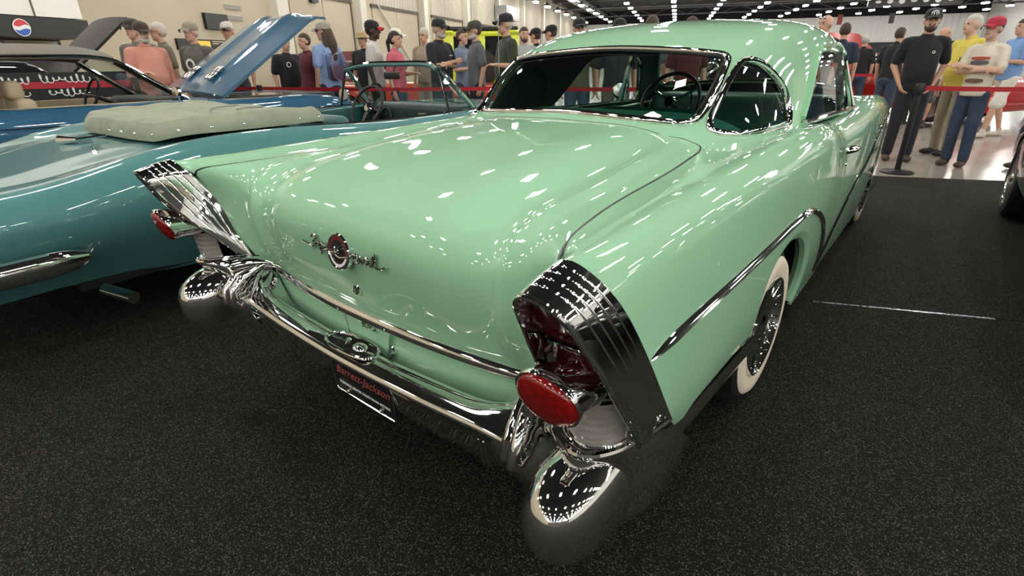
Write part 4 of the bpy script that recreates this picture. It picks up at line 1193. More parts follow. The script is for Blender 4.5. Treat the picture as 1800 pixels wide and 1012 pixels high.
M_ALLOY = mat('polished_alloy', (.75, .74, .72), .15, 1.0)

def full_wheel(parent, x, y, r, sg, width=.22, m_rim=None, spokes=5, rr=.68):
    """wheel with tyre, rim and spokes as one part each"""
    W = empty('wheel', (0, 0, 0), 0, parent)
    Mw = frame((x * sg, y, r), (0, 1, 0), (sg, 0, 0)); q = r * rr
    b = MB(); b.lathe([(q, -.015), (q * 1.12, .0), (r * .93, -.008), (r * .985, -.03), (r, -.06), (r, -width + .05), (r * .95, -width), (q, -width)], Mw, 36, closed=True); b.build('tyre', M_RUBBER, W, flipfix=True)
    b = MB(); b.lathe([(q, -.012), (q * .97, -.006), (q * .92, -.02), (q * .88, -.10), (q * .86, -.12)], Mw, 36); b.lathe([(q * .86, -.11), (0, -.11)], Mw, 24)
    b.build('rim', m_rim or M_ALLOY, W)
    b = MB()
    for k in range(spokes):
        a = 2 * math.pi * k / spokes
        c0, s0 = math.cos(a), math.sin(a)
        R = []
        for rad, w, h in ((.02, .030, -.02), (q * .5, .026, -.03), (q * .93, .034, -.025)):
            R.append([tuple(Mw @ Vector((rad * c0 - w * s * s0, rad * s0 + w * s * c0, h + hh))) for s, hh in ((-1, -.02), (-.6, 0), (.6, 0), (1, -.02))])
        b.rings(R, True, True, True)
    b.lathe([(.05, -.03), (.045, -.008), (.03, 0), (0, 0)], Mw, 16)
    b.build('spoke', m_rim or M_ALLOY, W, flipfix=True)
    return W

def arc_yz(yc, zc, r, a0=200, a1=-20, n=26):
    return np.array([(yc + r * math.cos(math.radians(a)), zc + r * math.sin(math.radians(a))) for a in np.linspace(a0, a1, n)])

def loft_body(name, parent, secs, paint, wheels=(), top=None, step=.06, zc=.33, ar=.36, flipn=True):
    """body tub from half sections [(y, [(x, z) ...])] with wheel arches and an opening in the top"""
    S = Surf([[(x, y, z) for x, z in r] for y, r in secs], mirror=True)
    holes = []
    for yc in wheels:
        uv = S.inv(arc_yz(yc, zc, ar), lambda p: p[:, 1:], lambda p: p[:, 0] > .55)
        h = np.array(list(uv) + [(uv[-1][0], S.lv + .08), (uv[0][0], S.lv + .08)])
        holes.append(h); g = h.copy(); g[:, 1] = S.lv - g[:, 1]; holes.append(g[::-1])
    if top is not None:
        uv = S.inv(np.array(top), lambda p: p[:, :2], lambda p: p[:, 2] > .6)
        holes.append(np.array(list(uv) + [tuple(q) for q in mir_uv(S, uv)[::-1]]))
    patch(name, S, paint, parent, holes=holes, step=step, rim=.02, flip=flipn)
    for u in (0.0, S.lu):                     # rounded panels closing the tail and the nose
        E = S(np.full(41, u), np.linspace(0, S.lv, 41)); c = E.mean(0); sgn = -1 if u == 0 else 1
        R = [E] + [c + (E - c) * k + np.array([0, sgn * d, 0]) for k, d in ((.97, .03), (.85, .06), (.5, .075), (.05, .08))]
        b = MB(); b.rings([[tuple(q) for q in r] for r in R], True, False, True); b.build('end_panel', paint, parent, flipfix=True)
    for yc in wheels:
        for sg in (1, -1):
            b = MB(); R = [[(sg * x, y, z) for y, z in arc_yz(yc, zc, ar + .03, 215, -35)] for x in (.86, .50)]
            b.grid(np.array(R)); b.add([(sg * .5, yc - .45, .1), (sg * .5, yc + .45, .1), (sg * .5, yc + .45, .75), (sg * .5, yc - .45, .75)], [(0, 1, 2, 3)])
            b.build('wheel_well', M_DARK, parent)
    return S

# ---- teal convertible next to the coupe
def teal_car():
    T = empty('convertible', (-2.70, -.55, 0), math.radians(3.0))
    tag(T, 'teal convertible with a grey-green canvas boot cover parked left of the mint coupe', 'car')
    prof = lambda c, e, cr, su, cs, lo, si: [(0, c), (.25, c), (.50, c - .002), (.72, e), cr, su, cs, (cs[0] - .012, cs[1] - .045), (lo[0] - .045, lo[1]), (si[0] - .06, si[1])]
    secs = [(-1.62, prof(.70, .69, (.80, .68), (.85, .63), (.865, .54), (.85, .42), (.80, .33))),
            (-1.40, prof(.755, .75, (.835, .745), (.895, .69), (.915, .585), (.895, .42), (.82, .30))),
            (-1.02, prof(.795, .79, (.845, .785), (.905, .725), (.925, .60), (.865, .42), (.76, .28))),
            (-.62, prof(.860, .858, (.850, .875), (.925, .80), (.945, .62), (.870, .40), (.76, .23))),
            (-.20, prof(.885, .885, (.845, .925), (.925, .84), (.948, .63), (.870, .40), (.76, .21))),
            (.25, prof(.885, .885, (.840, .925), (.918, .84), (.940, .63), (.865, .40), (.76, .20))),
            (.80, prof(.870, .870, (.835, .895), (.908, .81), (.930, .62), (.90, .40), (.82, .20))),
            (1.40, prof(.870, .870, (.830, .885), (.900, .80), (.922, .62), (.895, .40), (.82, .20))),
            (1.95, prof(.900, .890, (.825, .885), (.895, .80), (.918, .62), (.89, .40), (.82, .20))),
            (2.70, prof(.905, .890, (.815, .875), (.885, .79), (.908, .62), (.885, .40), (.81, .21))),
            (3.30, prof(.850, .830, (.79, .81), (.855, .74), (.878, .60), (.86, .42), (.79, .26))),
            (3.48, prof(.780, .760, (.75, .74), (.81, .69), (.83, .58), (.82, .44), (.76, .32)))]
    S = loft_body('body', T, secs, M_TEAL, (0.0, 2.72), [(0, .44), (.50, .44), (.66, .50), (.69, .70), (.69, 1.85), (.66, 2.08), (.5, 2.14), (0, 2.20)], .05)
    b = MB(); b.box((-.72, -1.0, .24), (.72, 3.3, .28)); b.build('floor_pan', M_DARK, T, smooth=False)
    # cockpit tub
    b = MB()
    ring = [(-.70, .40), (.70, .40), (.72, .7), (.72, 2.1), (-.72, 2.1), (-.72, .7)]
    b.rings([[(x, y, .885) for x, y in ring], [(x * .98, y, .30) for x, y in ring]], True, False, True); b.build('cockpit_tub', M_TEALVIN, T, smooth=False)
    for sg in (1, -1):
        b = MB(); b.rbox((sg * .69, .50, .45), (sg * .735, 2.10, .885), .015); b.build('door_panel', M_TEALVIN, T)
        b = MB(); b.tube([(sg * .735, .48, .892), (sg * .735, 1.2, .884), (sg * .73, 2.12, .892)], .012, 8); b.build('sill_strip', M_CHROME, T)
        for k, xo in enumerate((.34,)):
            b = MB(); b.rbox((sg * xo - .25, .72, .38), (sg * xo + .25, .86, .93), .06, 4); b.rbox((sg * xo - .25, .80, .36), (sg * xo + .25, 1.32, .54), .06, 4)
            b.build('seat', M_TEALVIN, T)
    before = set(T.children)
    # dash
    b = MB(); b.rbox((-.68, 1.62, .60), (.68, 1.90, .915), .05, 4); b.build('dashboard', mat('dark_teal_dash', (.008, .028, .028), .5), T)
    for x in (-.45, -.28):
        b = MB(); b.lathe([(.085, 0), (.08, .03), (.07, .034), (.065, .01), (0, .01)], frame((x, 1.625, .80), (1, 0, 0), (0, -1, .2)), 24); b.build('gauge', M_BLACK, T)
    b = MB(); c = [(.16, .66), (.16, .84), (.48, .84), (.52, .66)]
    b.tube([(x, 1.612, z) for x, z in c], .007, 6, closed=True); b.build('glove_box_trim', M_CHROME, T)
    # steering wheel
    Mw = frame((-.33, 1.42, .90), (1, 0, 0), (0, -.87, .5))
    b = MB(); b.tube([tuple(Mw @ Vector((.20 * math.cos(a), .20 * math.sin(a), 0))) for a in np.linspace(0, 2 * math.pi, 36, endpoint=False)], .014, 8, closed=True); w = b.build('steering_wheel', M_BLACK, T)
    b = MB()
    for a in (150, 30, 270):
        a = math.radians(a)
        for d in (-.012, .012):
            b.tube([tuple(Mw @ Vector((r * math.cos(a) - d * math.sin(a), r * math.sin(a) + d * math.cos(a), -.03 * (1 - r / .2)))) for r in (.02, .1, .195)], .007, 6)
    b.lathe([(0, .0), (.04, -.004), (.05, -.02), (.03, -.06), (0, -.06)], Mw, 18); b.build('wheel_spoke', M_CHROME, w)
    b = MB(); b.tube([tuple(Mw @ Vector((0, 0, -.05))), tuple(Mw @ Vector((0, 0, -.35)))], .025, 10); b.build('steering_column', M_BLACK, T)
    # windshield with chrome frame, vent windows
    base = curve(np.array([(-.70, 1.78, .895), (-.55, 1.90, .905), (0, 1.98, .915), (.55, 1.90, .905), (.70, 1.78, .895)]), 31)
    topc = curve(np.array([(-.60, 1.44, 1.235), (-.48, 1.50, 1.262), (0, 1.54, 1.275), (.48, 1.50, 1.262), (.60, 1.44, 1.235)]), 31)
    b = MB(); b.grid(np.array([base + (topc - base) * t for t in np.linspace(0, 1, 8)])); b.build('windshield', M_GLASSC, T)
    b = MB(); b.tube(topc, .016, 8); b.build('header_rail', M_CHROME, T)
    b = MB(); b.tube(topc + np.array([0, -.02, -.016]), .018, 8, flat=(1, .7)); b.build('header_pad', M_TEALVIN, T)
    b = MB(); b.tube(base, .012, 8); b.build('base_rail', M_CHROME, T)
    for sg in (1, -1):
        b = MB(); b.tube([(sg * .70, 1.78, .89), (sg * .655, 1.62, 1.06), (sg * .60, 1.44, 1.24)], .022, 8); b.build('windshield_pillar', M_CHROME, T)
        b = MB(); b.tube([(sg * .725, 1.42, .885), (sg * .67, 1.43, 1.05), (sg * .61, 1.44, 1.225)], .011, 8); b.build('vent_frame', M_BLACK if sg < 0 else M_CHROME, T)
        b = MB(); b.add([(sg * .725, 1.43, .89), (sg * .71, 1.75, .89), (sg * .61, 1.45, 1.22)], [(0, 1, 2)]); b.build('vent_glass', M_GLASSC, T)
    b = MB(); b.rbox((-.10, 1.46, 1.14), (.10, 1.485, 1.20), .01); b.tube([(0, 1.48, 1.19), (0, 1.53, 1.26)], .008, 6); b.build('inside_mirror', M_BLACK, T)
    b = MB(); b.lathe([(0, .012), (.055, .010), (.065, 0), (.06, -.02), (.03, -.05), (0, -.055)], frame((-.92, 1.62, .985), (1, 0, 0), (.3, -1, .1)), 22)
    b.tube([(-.92, 1.64, .975), (-.88, 1.66, .90)], .009, 8); b.build('door_mirror', M_CHROMED, T)
    for o_ in set(T.children) - before:
        o_.location.y += .32
    # canvas boot with snaps
    edge = np.array([(0, -.46), (.30, -.46), (.54, -.43), (.66, -.35), (.72, -.15), (.73, .12), (.71, .45), (.62, .60), (.3, .61), (0, .60)])
    E = curve(edge, 40)
    full = np.concatenate([E, (E[::-1] * np.array([-1, 1]))[1:-1]])
    R = []
    rr = np.random.default_rng(3)
    for k, h in ((1.0, .0), (1.004, .020), (.985, .060), (.94, .092), (.86, .106), (.7, .112), (.45, .114), (.2, .113), (.05, .112)):
        ring = []
        for i, (x, y) in enumerate(full):
            wr = .008 * math.sin(9 * x + 6 * y) * (h / .12) + .006 * math.sin(23 * y - 7 * x) * (h / .12)
            base_z = .89 + .035 * max(0, min(1, (abs(x) - .55) / .15)) * (1 if k > .9 else 0)
            ring.append((x * k, .02 + (y - .02) * k, base_z + h + wr))
        R.append(ring)
    b = MB(); b.rings(R, True, False, True); boot = b.build('boot_cover', M_CANVAS, T, flipfix=True)
    b = MB()
    b.tube([(.10, .30, 1.02), (.22, .10, 1.026), (.35, -.02, 1.02), (.52, -.10, 1.00), (.66, -.10, .945)], .005, 6)
    b.tube([(.30, .36, 1.012), (.34, .22, 1.02), (.42, .12, 1.018)], .006, 6); b.build('canvas_fold', M_CANVAS, boot)
    for i in range(0, len(full), 3):
        x, y = full[i]
        if x > -.1:
            dx = np.array([x, y - .02]); dx /= np.linalg.norm(dx)
            b = MB(); b.ellipsoid((x * .995, .02 + (y - .02) * .995, .925 + .03 * max(0, min(1, (abs(x) - .55) / .15))), (.011, .011, .009), seg=8, rg=6); b.build('snap', M_CHROME, boot)
    # rear bumper with wrapped ends, lamps
    P = curve(np.array([(-.965, -.98, .475), (-.96, -1.30, .47), (-.88, -1.66, .465), (-.4, -1.72, .46), (0, -1.73, .46), (.4, -1.72, .46), (.88, -1.66, .465), (.96, -1.30, .47), (.965, -.98, .475)]), 60)
    r = [.018 + .026 * min(1, min(i, 59 - i) / 2.5) ** .5 for i in range(60)]
    b = MB(); b.tube(P, r, 12, flat=(1.25, .7), up=(0, 0, 1)); b.build('rear_bumper', M_CHROME, T)
    for x in (-.45, .45):
        b = MB(); b.tube([(x, -1.4, .235), (x, -1.68, .225)], .035, 12); b.build('tailpipe', M_CHROMED, T)
    b = MB(); b.tube([(.78, -.92, .24), (.95, -.86, .215)], .032, 12); b.build('side_pipe', M_CHROMED, T)
    # deck lines and antenna stub
    b = MB(); b.lathe([(.014, 0), (.012, .012), (.005, .02), (.004, .05), (0, .05)], Matrix.Translation((.55, -.72, .865)), 12); b.build('antenna_base', M_CHROME, T)
    b = MB(); b.tube([(.84, 2.28, .86), (.842, 2.28, 1.25), (.845, 2.275, 1.64)], [.006, .004, .003], 6); b.build('antenna_mast', M_CHROMED, T)
    b = MB(); b.tube([(-.02, -.48, .895), (-.05, -.62, .882), (-.20, -.66, .872)], [.006, .012, .03], 8); b.build('strap_end', M_CHROME, T)
    for sg in (1, -1):
        full_wheel(T, .90, 0.0, .33, sg); full_wheel(T, .885, 2.72, .33, sg)
        b = MB(); uv = S.inv(np.array([(1.83, z) for z in (.84, .7, .5, .3)]), lambda p: p[:, 1:], lambda p: p[:, 0] > .5)
        uv = uv if sg > 0 else mir_uv(S, uv); P, N = on_surf(S, uv, 0, True); b.tube(P, .004, 5); b.build('door_seam', M_DARK, T)
teal_car()

# ---- blue coupe with raised hood
def blue_car():
    T = empty('hardtop_car', (-5.88, -1.95, 0), math.radians(2.0))
    tag(T, 'metallic blue coupe with brown vinyl roof and raised hood behind the teal convertible', 'car')
    prof = lambda c, e, cr, su, cs, lo, si: [(0, c), (.25, c), (.50, c - .004), (.72, e), cr, su, cs, lo, si]
    secs = [(-1.1, prof(.80, .79, (.80, .77), (.86, .72), (.88, .58), (.86, .44), (.80, .3))),
            (-.5, prof(.92, .91, (.83, .90), (.91, .82), (.93, .62), (.90, .40), (.82, .23))),
            (.3, prof(.95, .95, (.83, .94), (.92, .85), (.94, .62), (.90, .40), (.82, .22))),
            (1.2, prof(.95, .94, (.83, .93), (.91, .84), (.93, .62), (.90, .40), (.82, .22))),
            (2.3, prof(.955, .94, (.83, .935), (.91, .84), (.93, .62), (.90, .40), (.82, .22))),
            (3.2, prof(.93, .92, (.83, .915), (.90, .82), (.92, .62), (.89, .40), (.82, .22))),
            (4.1, prof(.90, .89, (.82, .88), (.88, .79), (.90, .62), (.87, .42), (.80, .26))),
            (4.45, prof(.82, .80, (.78, .79), (.84, .72), (.85, .58), (.84, .44), (.78, .32)))]
    loft_body('body', T, secs, M_BLUE, (0.0, 3.2), [(0, .30), (.5, .30), (.68, .38), (.70, .6), (.70, 2.1), (.68, 2.28), (0, 2.34)], .07)
    b = MB(); b.box((-.70, 2.75, .5), (.70, 4.2, .93)); b.build('engine_bay', M_DKINT, T, smooth=False)
    b = MB(); b.box((-.72, -1.0, .22), (.72, 4.3, .26)); b.build('floor_pan', M_DARK, T, smooth=False)
    b = MB(); ring = [(-.70, .28), (.70, .28), (.71, 2.3), (-.71, 2.3)]
    b.rings([[(x, y, .93) for x, y in ring], [(x, y, .3) for x, y in ring]], True, False, True); b.build('cabin_tub', M_TAN, T, smooth=False)
    # roof
    rows = []
    for y, zc, ze, w in ((.05, 1.26, 1.19, .60), (.35, 1.425, 1.345, .59), (.8, 1.485, 1.390, .59), (1.3, 1.490, 1.392, .595), (1.72, 1.455, 1.372, .59), (1.80, 1.435, 1.360, .585)):
        rows.append([(x, y, ze + (zc - ze) * (1 - (x / w) ** 2)) for x in np.linspace(-w, w, 13)])
    G, _, _ = Surf(rows).gridpts(22, 22)
    b = MB(); b.grid(G, flip=True); G2 = G.copy(); G2[..., 2] -= .045; b.grid(G2)
    for e in (0, -1):
        b.grid(np.stack([G[:, e], G2[:, e]], 0)); b.grid(np.stack([G[e], G2[e]], 0))
    b.build('vinyl_roof', M_BROWNTOP, T, flipfix=True)
    for sg in (1, -1):
        P = curve(np.array([(sg * .61, -.02, 1.14), (sg * .605, .30, 1.325), (sg * .605, .8, 1.368), (sg * .61, 1.3, 1.370), (sg * .605, 1.74, 1.350), (sg * .615, 1.86, 1.30), (sg * .66, 2.16, 1.08), (sg * .70, 2.36, .945)]), 50)
        b = MB(); b.tube(P, .014, 8); b.build('drip_rail', M_CHROME, T)
        b = MB(); b.tube([(sg * .575, 1.80, 1.325), (sg * .64, 2.12, 1.09), (sg * .675, 2.32, .95)], .032, 8); b.build('windshield_pillar', M_BLACKP, T)
        b = MB(); b.grid(np.array([[(sg * .585, .02, 1.17), (sg * .58, .20, 1.26), (sg * .58, .34, 1.325)], [(sg * .66, -.25, 1.02), (sg * .65, .02, 1.08), (sg * .635, .22, 1.12)], [(sg * .73, -.50, .935), (sg * .72, -.15, .94), (sg * .70, .12, .945)]])); b.build('sail_panel', M_BROWNTOP, T)
        b = MB(); b.rbox((sg * .66, .6, .5), (sg * .70, 2.2, .945), .012); b.build('door_card', M_TAN, T)
    bs = curve(np.array([(-.68, 2.32, .955), (0, 2.46, .97), (.68, 2.32, .955)]), 17); tp = curve(np.array([(-.575, 1.80, 1.325), (0, 1.86, 1.345), (.575, 1.80, 1.325)]), 17)
    b = MB(); b.grid(np.array([bs, tp])); b.build('windshield', M_GLASSC, T)
    bs = curve(np.array([(-.66, -.55, .94), (0, -.70, .95), (.66, -.55, .94)]), 17); tp = curve(np.array([(-.58, .02, 1.17), (0, .0, 1.195), (.58, .02, 1.17)]), 17)
    b = MB(); b.grid(np.array([bs, tp])); b.build('rear_window', M_GLASSC, T)
    b = MB(); b.rbox((-.66, 2.02, .62), (.66, 2.40, .965), .06, 3); b.build('dashboard', M_DKINT, T)
    for sg in (1, -1):
        b = MB(); b.rbox((sg * .33 - .27, .95, .4), (sg * .33 + .27, 1.10, 1.02), .06, 4); b.rbox((sg * .33 - .14, .93, 1.0), (sg * .33 + .14, 1.06, 1.17), .05, 4); b.rbox((sg * .33 - .27, 1.0, .36), (sg * .33 + .27, 1.5, .56), .06, 4); b.build('seat', M_TAN, T)
    b = MB(); b.rbox((-.62, .25, .4), (.62, .42, .99), .06, 4); b.build('rear_seat', M_TAN, T)
    Mw = frame((-.33, 1.78, .99), (1, 0, 0), (0, -.9, .42))
    b = MB(); b.tube([tuple(Mw @ Vector((.19 * math.cos(a), .19 * math.sin(a), 0))) for a in np.linspace(0, 2 * math.pi, 30, endpoint=False)], .014, 8, closed=True)
    b.tube([tuple(Mw @ Vector((-.18, 0, 0))), tuple(Mw @ Vector((0, 0, -.03))), tuple(Mw @ Vector((.18, 0, 0)))], .012, 6); b.tube([tuple(Mw @ Vector((0, 0, -.03))), tuple(Mw @ Vector((0, 0, -.3)))], .025, 8); b.build('steering_wheel', M_BLACK, T)
    # raised hood, hinged at the cowl
    hz = np.array([0, math.cos(math.radians(33)), math.sin(math.radians(33))]); nz = np.array([0, -hz[2], hz[1]]); o = np.array([0, 2.66, .965])
    rows = []
    for s in np.linspace(0, 1.72, 16):
        w = .82 - .05 * (s / 1.72)
        row = []
        for x in np.linspace(-w, w, 25):
            bul = .05 * (1 - (x / w) ** 2) + .03 * math.exp(-((abs(x) - .30) / .09) ** 2) * min(1, s / .3)
            tipb = -.10 * max(0, (s - 1.5) / .22) ** 2
            row.append(o + hz * s + nz * (bul + tipb) + np.array([x, 0, 0]))
        rows.append(row)
    G = np.array(rows); b = MB(); b.grid(G, flip=True)
    G2 = G - nz * .035; b.grid(G2)
    for e in (0, -1):
        b.grid(np.stack([G[:, e], G2[:, e]], 0)); b.grid(np.stack([G[e], G2[e]], 0))
    h = b.build('raised_hood', M_BLUE, T, flipfix=True)
    for x in (-.30, .30):
        for k in range(2):
            c = o + hz * (.30 + .0 * k) + nz * .085 + np.array([x + .09 * (k - .5), 0, 0])
            b = MB(); b.rbox((-.03, -.12, -.012), (.03, .12, .012), .01, 2); Mx = frame(c, (1, 0, 0), nz); b.v = [tuple(Mx @ Vector(p)) for p in b.v]; b.build('hood_vent', M_CHROMED, h)
    for sg in (1, -1):
        full_wheel(T, .895, 0.0, .33, sg); full_wheel(T, .885, 3.2, .33, sg)
        b = MB(); b.tube([(sg * .935, .62, .62), (sg * .92, .60, .84), (sg * .84, .58, .94)], .005, 5); b.build('door_seam', M_DARK, T)
        b = MB(); b.tube([(sg * .93, 2.44, .62), (sg * .92, 2.46, .84), (sg * .83, 2.50, .94)], .005, 5); b.build('door_seam', M_DARK, T)
        b = MB(); b.tube([(sg * .92, -.9, .76), (sg * .935, .3, .80), (sg * .93, 2.0, .78)], .006, 6); b.build('side_strip', M_CHROME, T)
    b = MB(); b.lathe([(0, .01), (.05, .008), (.055, 0), (.05, -.03), (0, -.06)], frame((.93, 2.15, 1.03), (1, 0, 0), (.2, -1, .1)), 18); b.tube([(.92, 2.17, 1.02), (.85, 2.2, .95)], .01, 8); b.build('door_mirror', M_CHROME, T)
blue_car()

# ---- plain closed cars further off (body, glass house, wheels, optional raised hood)
def simple_car(name, label, loc, rz, paint, hood=None, cabin=True, length=4.6, seats=None, convertible=False):
    T = empty(name, loc, rz)
    tag(T, label, 'car')
    L = length; wb0, wb1 = .95, L - .95
    prof = lambda c, w, k=1.0: [(0, c), (.3 * k, c), (.6 * k, c - .01), (w - .10, c - .02), (w - .01, c - .12), (w + .01, c - .30), (w - .02, .38), (w - .10, .24)]
    secs = [(0.0, prof(.70, .74)), (.15, prof(.80, .82)), (.9, prof(.90, .88)), (L * .45, prof(.92, .90)), (L * .7, prof(.90, .90)), (L - .5, prof(.84, .86)), (L - .1, prof(.76, .80)), (L, prof(.66, .72))]
    loft_body('body', T, secs, paint, (wb0, wb1), None, .10)
    if cabin:
        rows = []
        y0, y1 = L * .16, L * .66
        secsC = [(y0, .90, .70), (y0 + .5, 1.30, .56), (y0 + .9, 1.38, .56), (y1 - .7, 1.38, .57), (y1 - .35, 1.32, .57), (y1, .90, .70)]
        S = Surf([[(0, y, z), (.3, y, z - .004), (w * .82, y, z - .03), (w, y, z - .09), (w + (.74 - w) * .6, y, z - .09 - (z - .98) * .6 if z > 1 else z - .02), (.76, y, .88)] for y, z, w in secsC], mirror=True)
        G, _, _ = S.gridpts(26, 30); b = MB(); b.grid(G, flip=True); b.build('glass_house', mat('dark_glass', (.01, .012, .014), .05, coat=1.0), T)
        G, _, _ = S.gridpts(40, 40); lo, hi = 10, 31
        b = MB(); b.grid(G[lo:hi, 9:31] + np.array([0, 0, .012]), flip=True); b.build('roof', paint, T)
    if hood:
        ang, y0, ln = hood
        hz = np.array([0, math.cos(math.radians(ang)), math.sin(math.radians(ang))]); nz = np.array([0, -hz[2], hz[1]]); o = np.array([0, y0, .92])
        G = np.array([[o + hz * s + nz * (.04 * (1 - (x / .75) ** 2)) + np.array([x, 0, 0]) for x in np.linspace(-.75, .75, 13)] for s in np.linspace(0, ln, 10)])
        b = MB(); b.grid(G, flip=True); G2 = G - nz * .04; b.grid(G2)
        for e in (0, -1):
            b.grid(np.stack([G[:, e], G2[:, e]], 0)); b.grid(np.stack([G[e], G2[e]], 0))
        h = b.build('raised_hood', paint, T, flipfix=True)
        b = MB(); b.tube([tuple(q) for q in G[-1] - nz * .02], .012, 6); b.build('hood_edge', M_CHROME, h)
        b = MB(); b.box((-.68, y0 + .1, .5), (.68, L - .35, .86)); b.build('engine_bay', M_DKINT, T, smooth=False)
    for sg in (1, -1):
        full_wheel(T, .89, wb0, .33, sg); full_wheel(T, .88, wb1, .33, sg)
        b = MB(); b.ellipsoid((sg * .50, L + .03, .58), (.12, .05, .08), seg=14, rg=8); b.build('headlamp', M_FROST, T)
        b = MB(); b.ellipsoid((sg * .48, -.03, .58), (.14, .04, .05), seg=14, rg=8); b.build('tail_lamp', M_RED, T)
    for y in (-.04, L + .04):
        b = MB(); b.tube([(-.78, y + (.12 if y < 0 else -.12), .46), (-.6, y, .46), (.6, y, .46), (.78, y + (.12 if y < 0 else -.12), .46)], .05, 10, flat=(1.1, .6), up=(0, 0, 1)); b.build('bumper', M_CHROME, T)
    return T

def right_black_car():
    T = simple_car('car', 'glossy black car with polished spoke wheels cut by the right edge', (2.70, .55, 0), math.radians(2.2), M_BLACKP, length=4.5)
    return T
right_black_car()
simple_car('car', 'black car with raised hood behind the blue coupe near the drinks stand', (-10.5, -2.6, 0), math.radians(4), mat('black_satin', (.010, .010, .011), .4, spec=.25), hood=(40, 2.75, 1.75), length=4.7)
simple_car('car', 'maroon car with raised hood behind the man in the tan hat', hall(14.2, -10.6), HRZ + math.radians(20), M_MAROON, hood=(38, 2.9, 1.3))
simple_car('car', 'orange-red car behind the man with crossed arms and the woman in pink', (-10.2, 5.1, 0), math.radians(-58), M_ORANGE, hood=None, cabin=False)
simple_car('car', 'red car with raised hood behind the man in the black t-shirt', (1.9, 12.6, 0), math.radians(62), M_REDP, hood=(38, 2.9, 1.45), length=4.6)
simple_car('car', 'pale blue car behind the man in white shorts at the right edge', (4.3, 12.2, 0), math.radians(15), M_PALEB, length=4.8)
simple_car('car', 'black car with red raised hood in the aisle beyond the rear window', (-1.9, 9.9, 0), math.radians(35), M_BLACKP, hood=(35, 2.9, 1.4), length=4.5)

# ---- boxy lime off-roader
def lime_car():
    T = empty('off_roader', (-8.0, 8.1, 0), math.radians(41)); T.scale = (1.1, 1.1, 1.08)
    tag(T, 'bright lime boxy off-roader with black roof behind the man with crossed arms', 'car')
    b = MB(); b.rbox((-.85, 0, .55), (.85, 3.9, 1.12), .05); b.build('body', M_LIME, T)
    b = MB(); b.rbox((-.82, .05, 1.80), (.82, 2.55, 1.90), .05); b.build('roof', M_BLACK, T)
    b = MB(); b.box((-.76, .12, 1.12), (.76, 2.45, 1.80)); b.build('cabin_glass', mat('dark_glass', (.01, .012, .014), .05, coat=1.0), T, smooth=False)
    for sg in (1, -1):
        for y in (.06, .85, 1.62, 2.40):
            b = MB(); b.rbox((sg * .76, y, 1.10), (sg * .83, y + .16, 1.82), .02); b.build('pillar', M_LIME, T)
        for y in (.85, 3.1):
            full_wheel(T, .92, y, .40, sg, .26)
            b = MB(); b.rbox((sg * .80, y - .5, .78), (sg * .98, y + .5, .90), .04); b.build('fender_flare', M_BLACK, T)
        b = MB(); b.lathe([(.10, 0), (.10, .03), (0, .04)], frame((sg * .5, 3.9, .85), (1, 0, 0), (0, 1, 0)), 18); b.build('headlamp', M_FROST, T)
    for x0, x1, z0, z1 in ((-.83, -.58, 1.10, 1.82), (.58, .83, 1.10, 1.82), (-.83, .83, 1.70, 1.80), (-.10, .10, 1.10, 1.75)):
        b = MB(); b.rbox((x0, .02, z0), (x1, .10, z1), .015); b.build('rear_frame', M_LIME, T)
    b = MB(); b.lathe([(.20, -.1), (.36, -.1), (.38, 0), (.36, .12), (.2, .14), (0, .14)], frame((0, -.06, 1.05), (1, 0, 0), (0, -1, 0)), 28); b.build('spare_wheel', M_RUBBER, T)
    for y in (-.08, 3.95):
        b = MB(); b.rbox((-.80, y - .06, .50), (.80, y + .06, .64), .03); b.build('bumper', M_BLACK, T)
lime_car()
# ------------------------------------------------------------------ visitors
def skin(name, c):
    return mat('skin_' + name, c, .55, noise=(14, tuple(min(1, x * 1.12) for x in c), .35, .7))
SKIN = {'light': skin('light', (.52, .30, .21)), 'tan': skin('tan', (.42, .22, .14)), 'dark': skin('dark', (.055, .030, .020)), 'pale': skin('pale', (.58, .36, .27))}
HAIR = {'grey': mat('hair_grey', (.45, .43, .40), .7, bump=(80, .6, .01)), 'brown': mat('hair_brown', (.05, .03, .02), .6, bump=(80, .6, .01)), 'white': mat('hair_white', (.52, .48, .43), .7, bump=(80, .6, .01)), 'black': mat('hair_black', (.012, .010, .009), .5, bump=(80, .6, .01)), 'long_brown': mat('hair_long', (.07, .045, .03), .6, bump=(60, .8, .02))}
def cloth(name, c, c2=None):
    return mat('cloth_' + name, c, .85, noise=(7, c2 or tuple(x * .82 for x in c), .35, .7), bump=(9, .5, .03), sheen=.1)
M_EYE = mat('eye_dark', (.01, .008, .008), .3)
M_LIP = mat('lip', (.25, .09, .07), .5)
M_SOLE = mat('shoe_brown', (.07, .045, .03), .6)

def remesh(b, name, m, parent, voxel, it=4):
    o = b.build(name, m, parent, smooth=True, sharp=None, flipfix=True)
    r = o.modifiers.new('merge', 'REMESH'); r.mode = 'VOXEL'; r.voxel_size = voxel; r.use_smooth_shade = True
    s = o.modifiers.new('soften', 'SMOOTH'); s.factor = .5; s.iterations = it
    return o

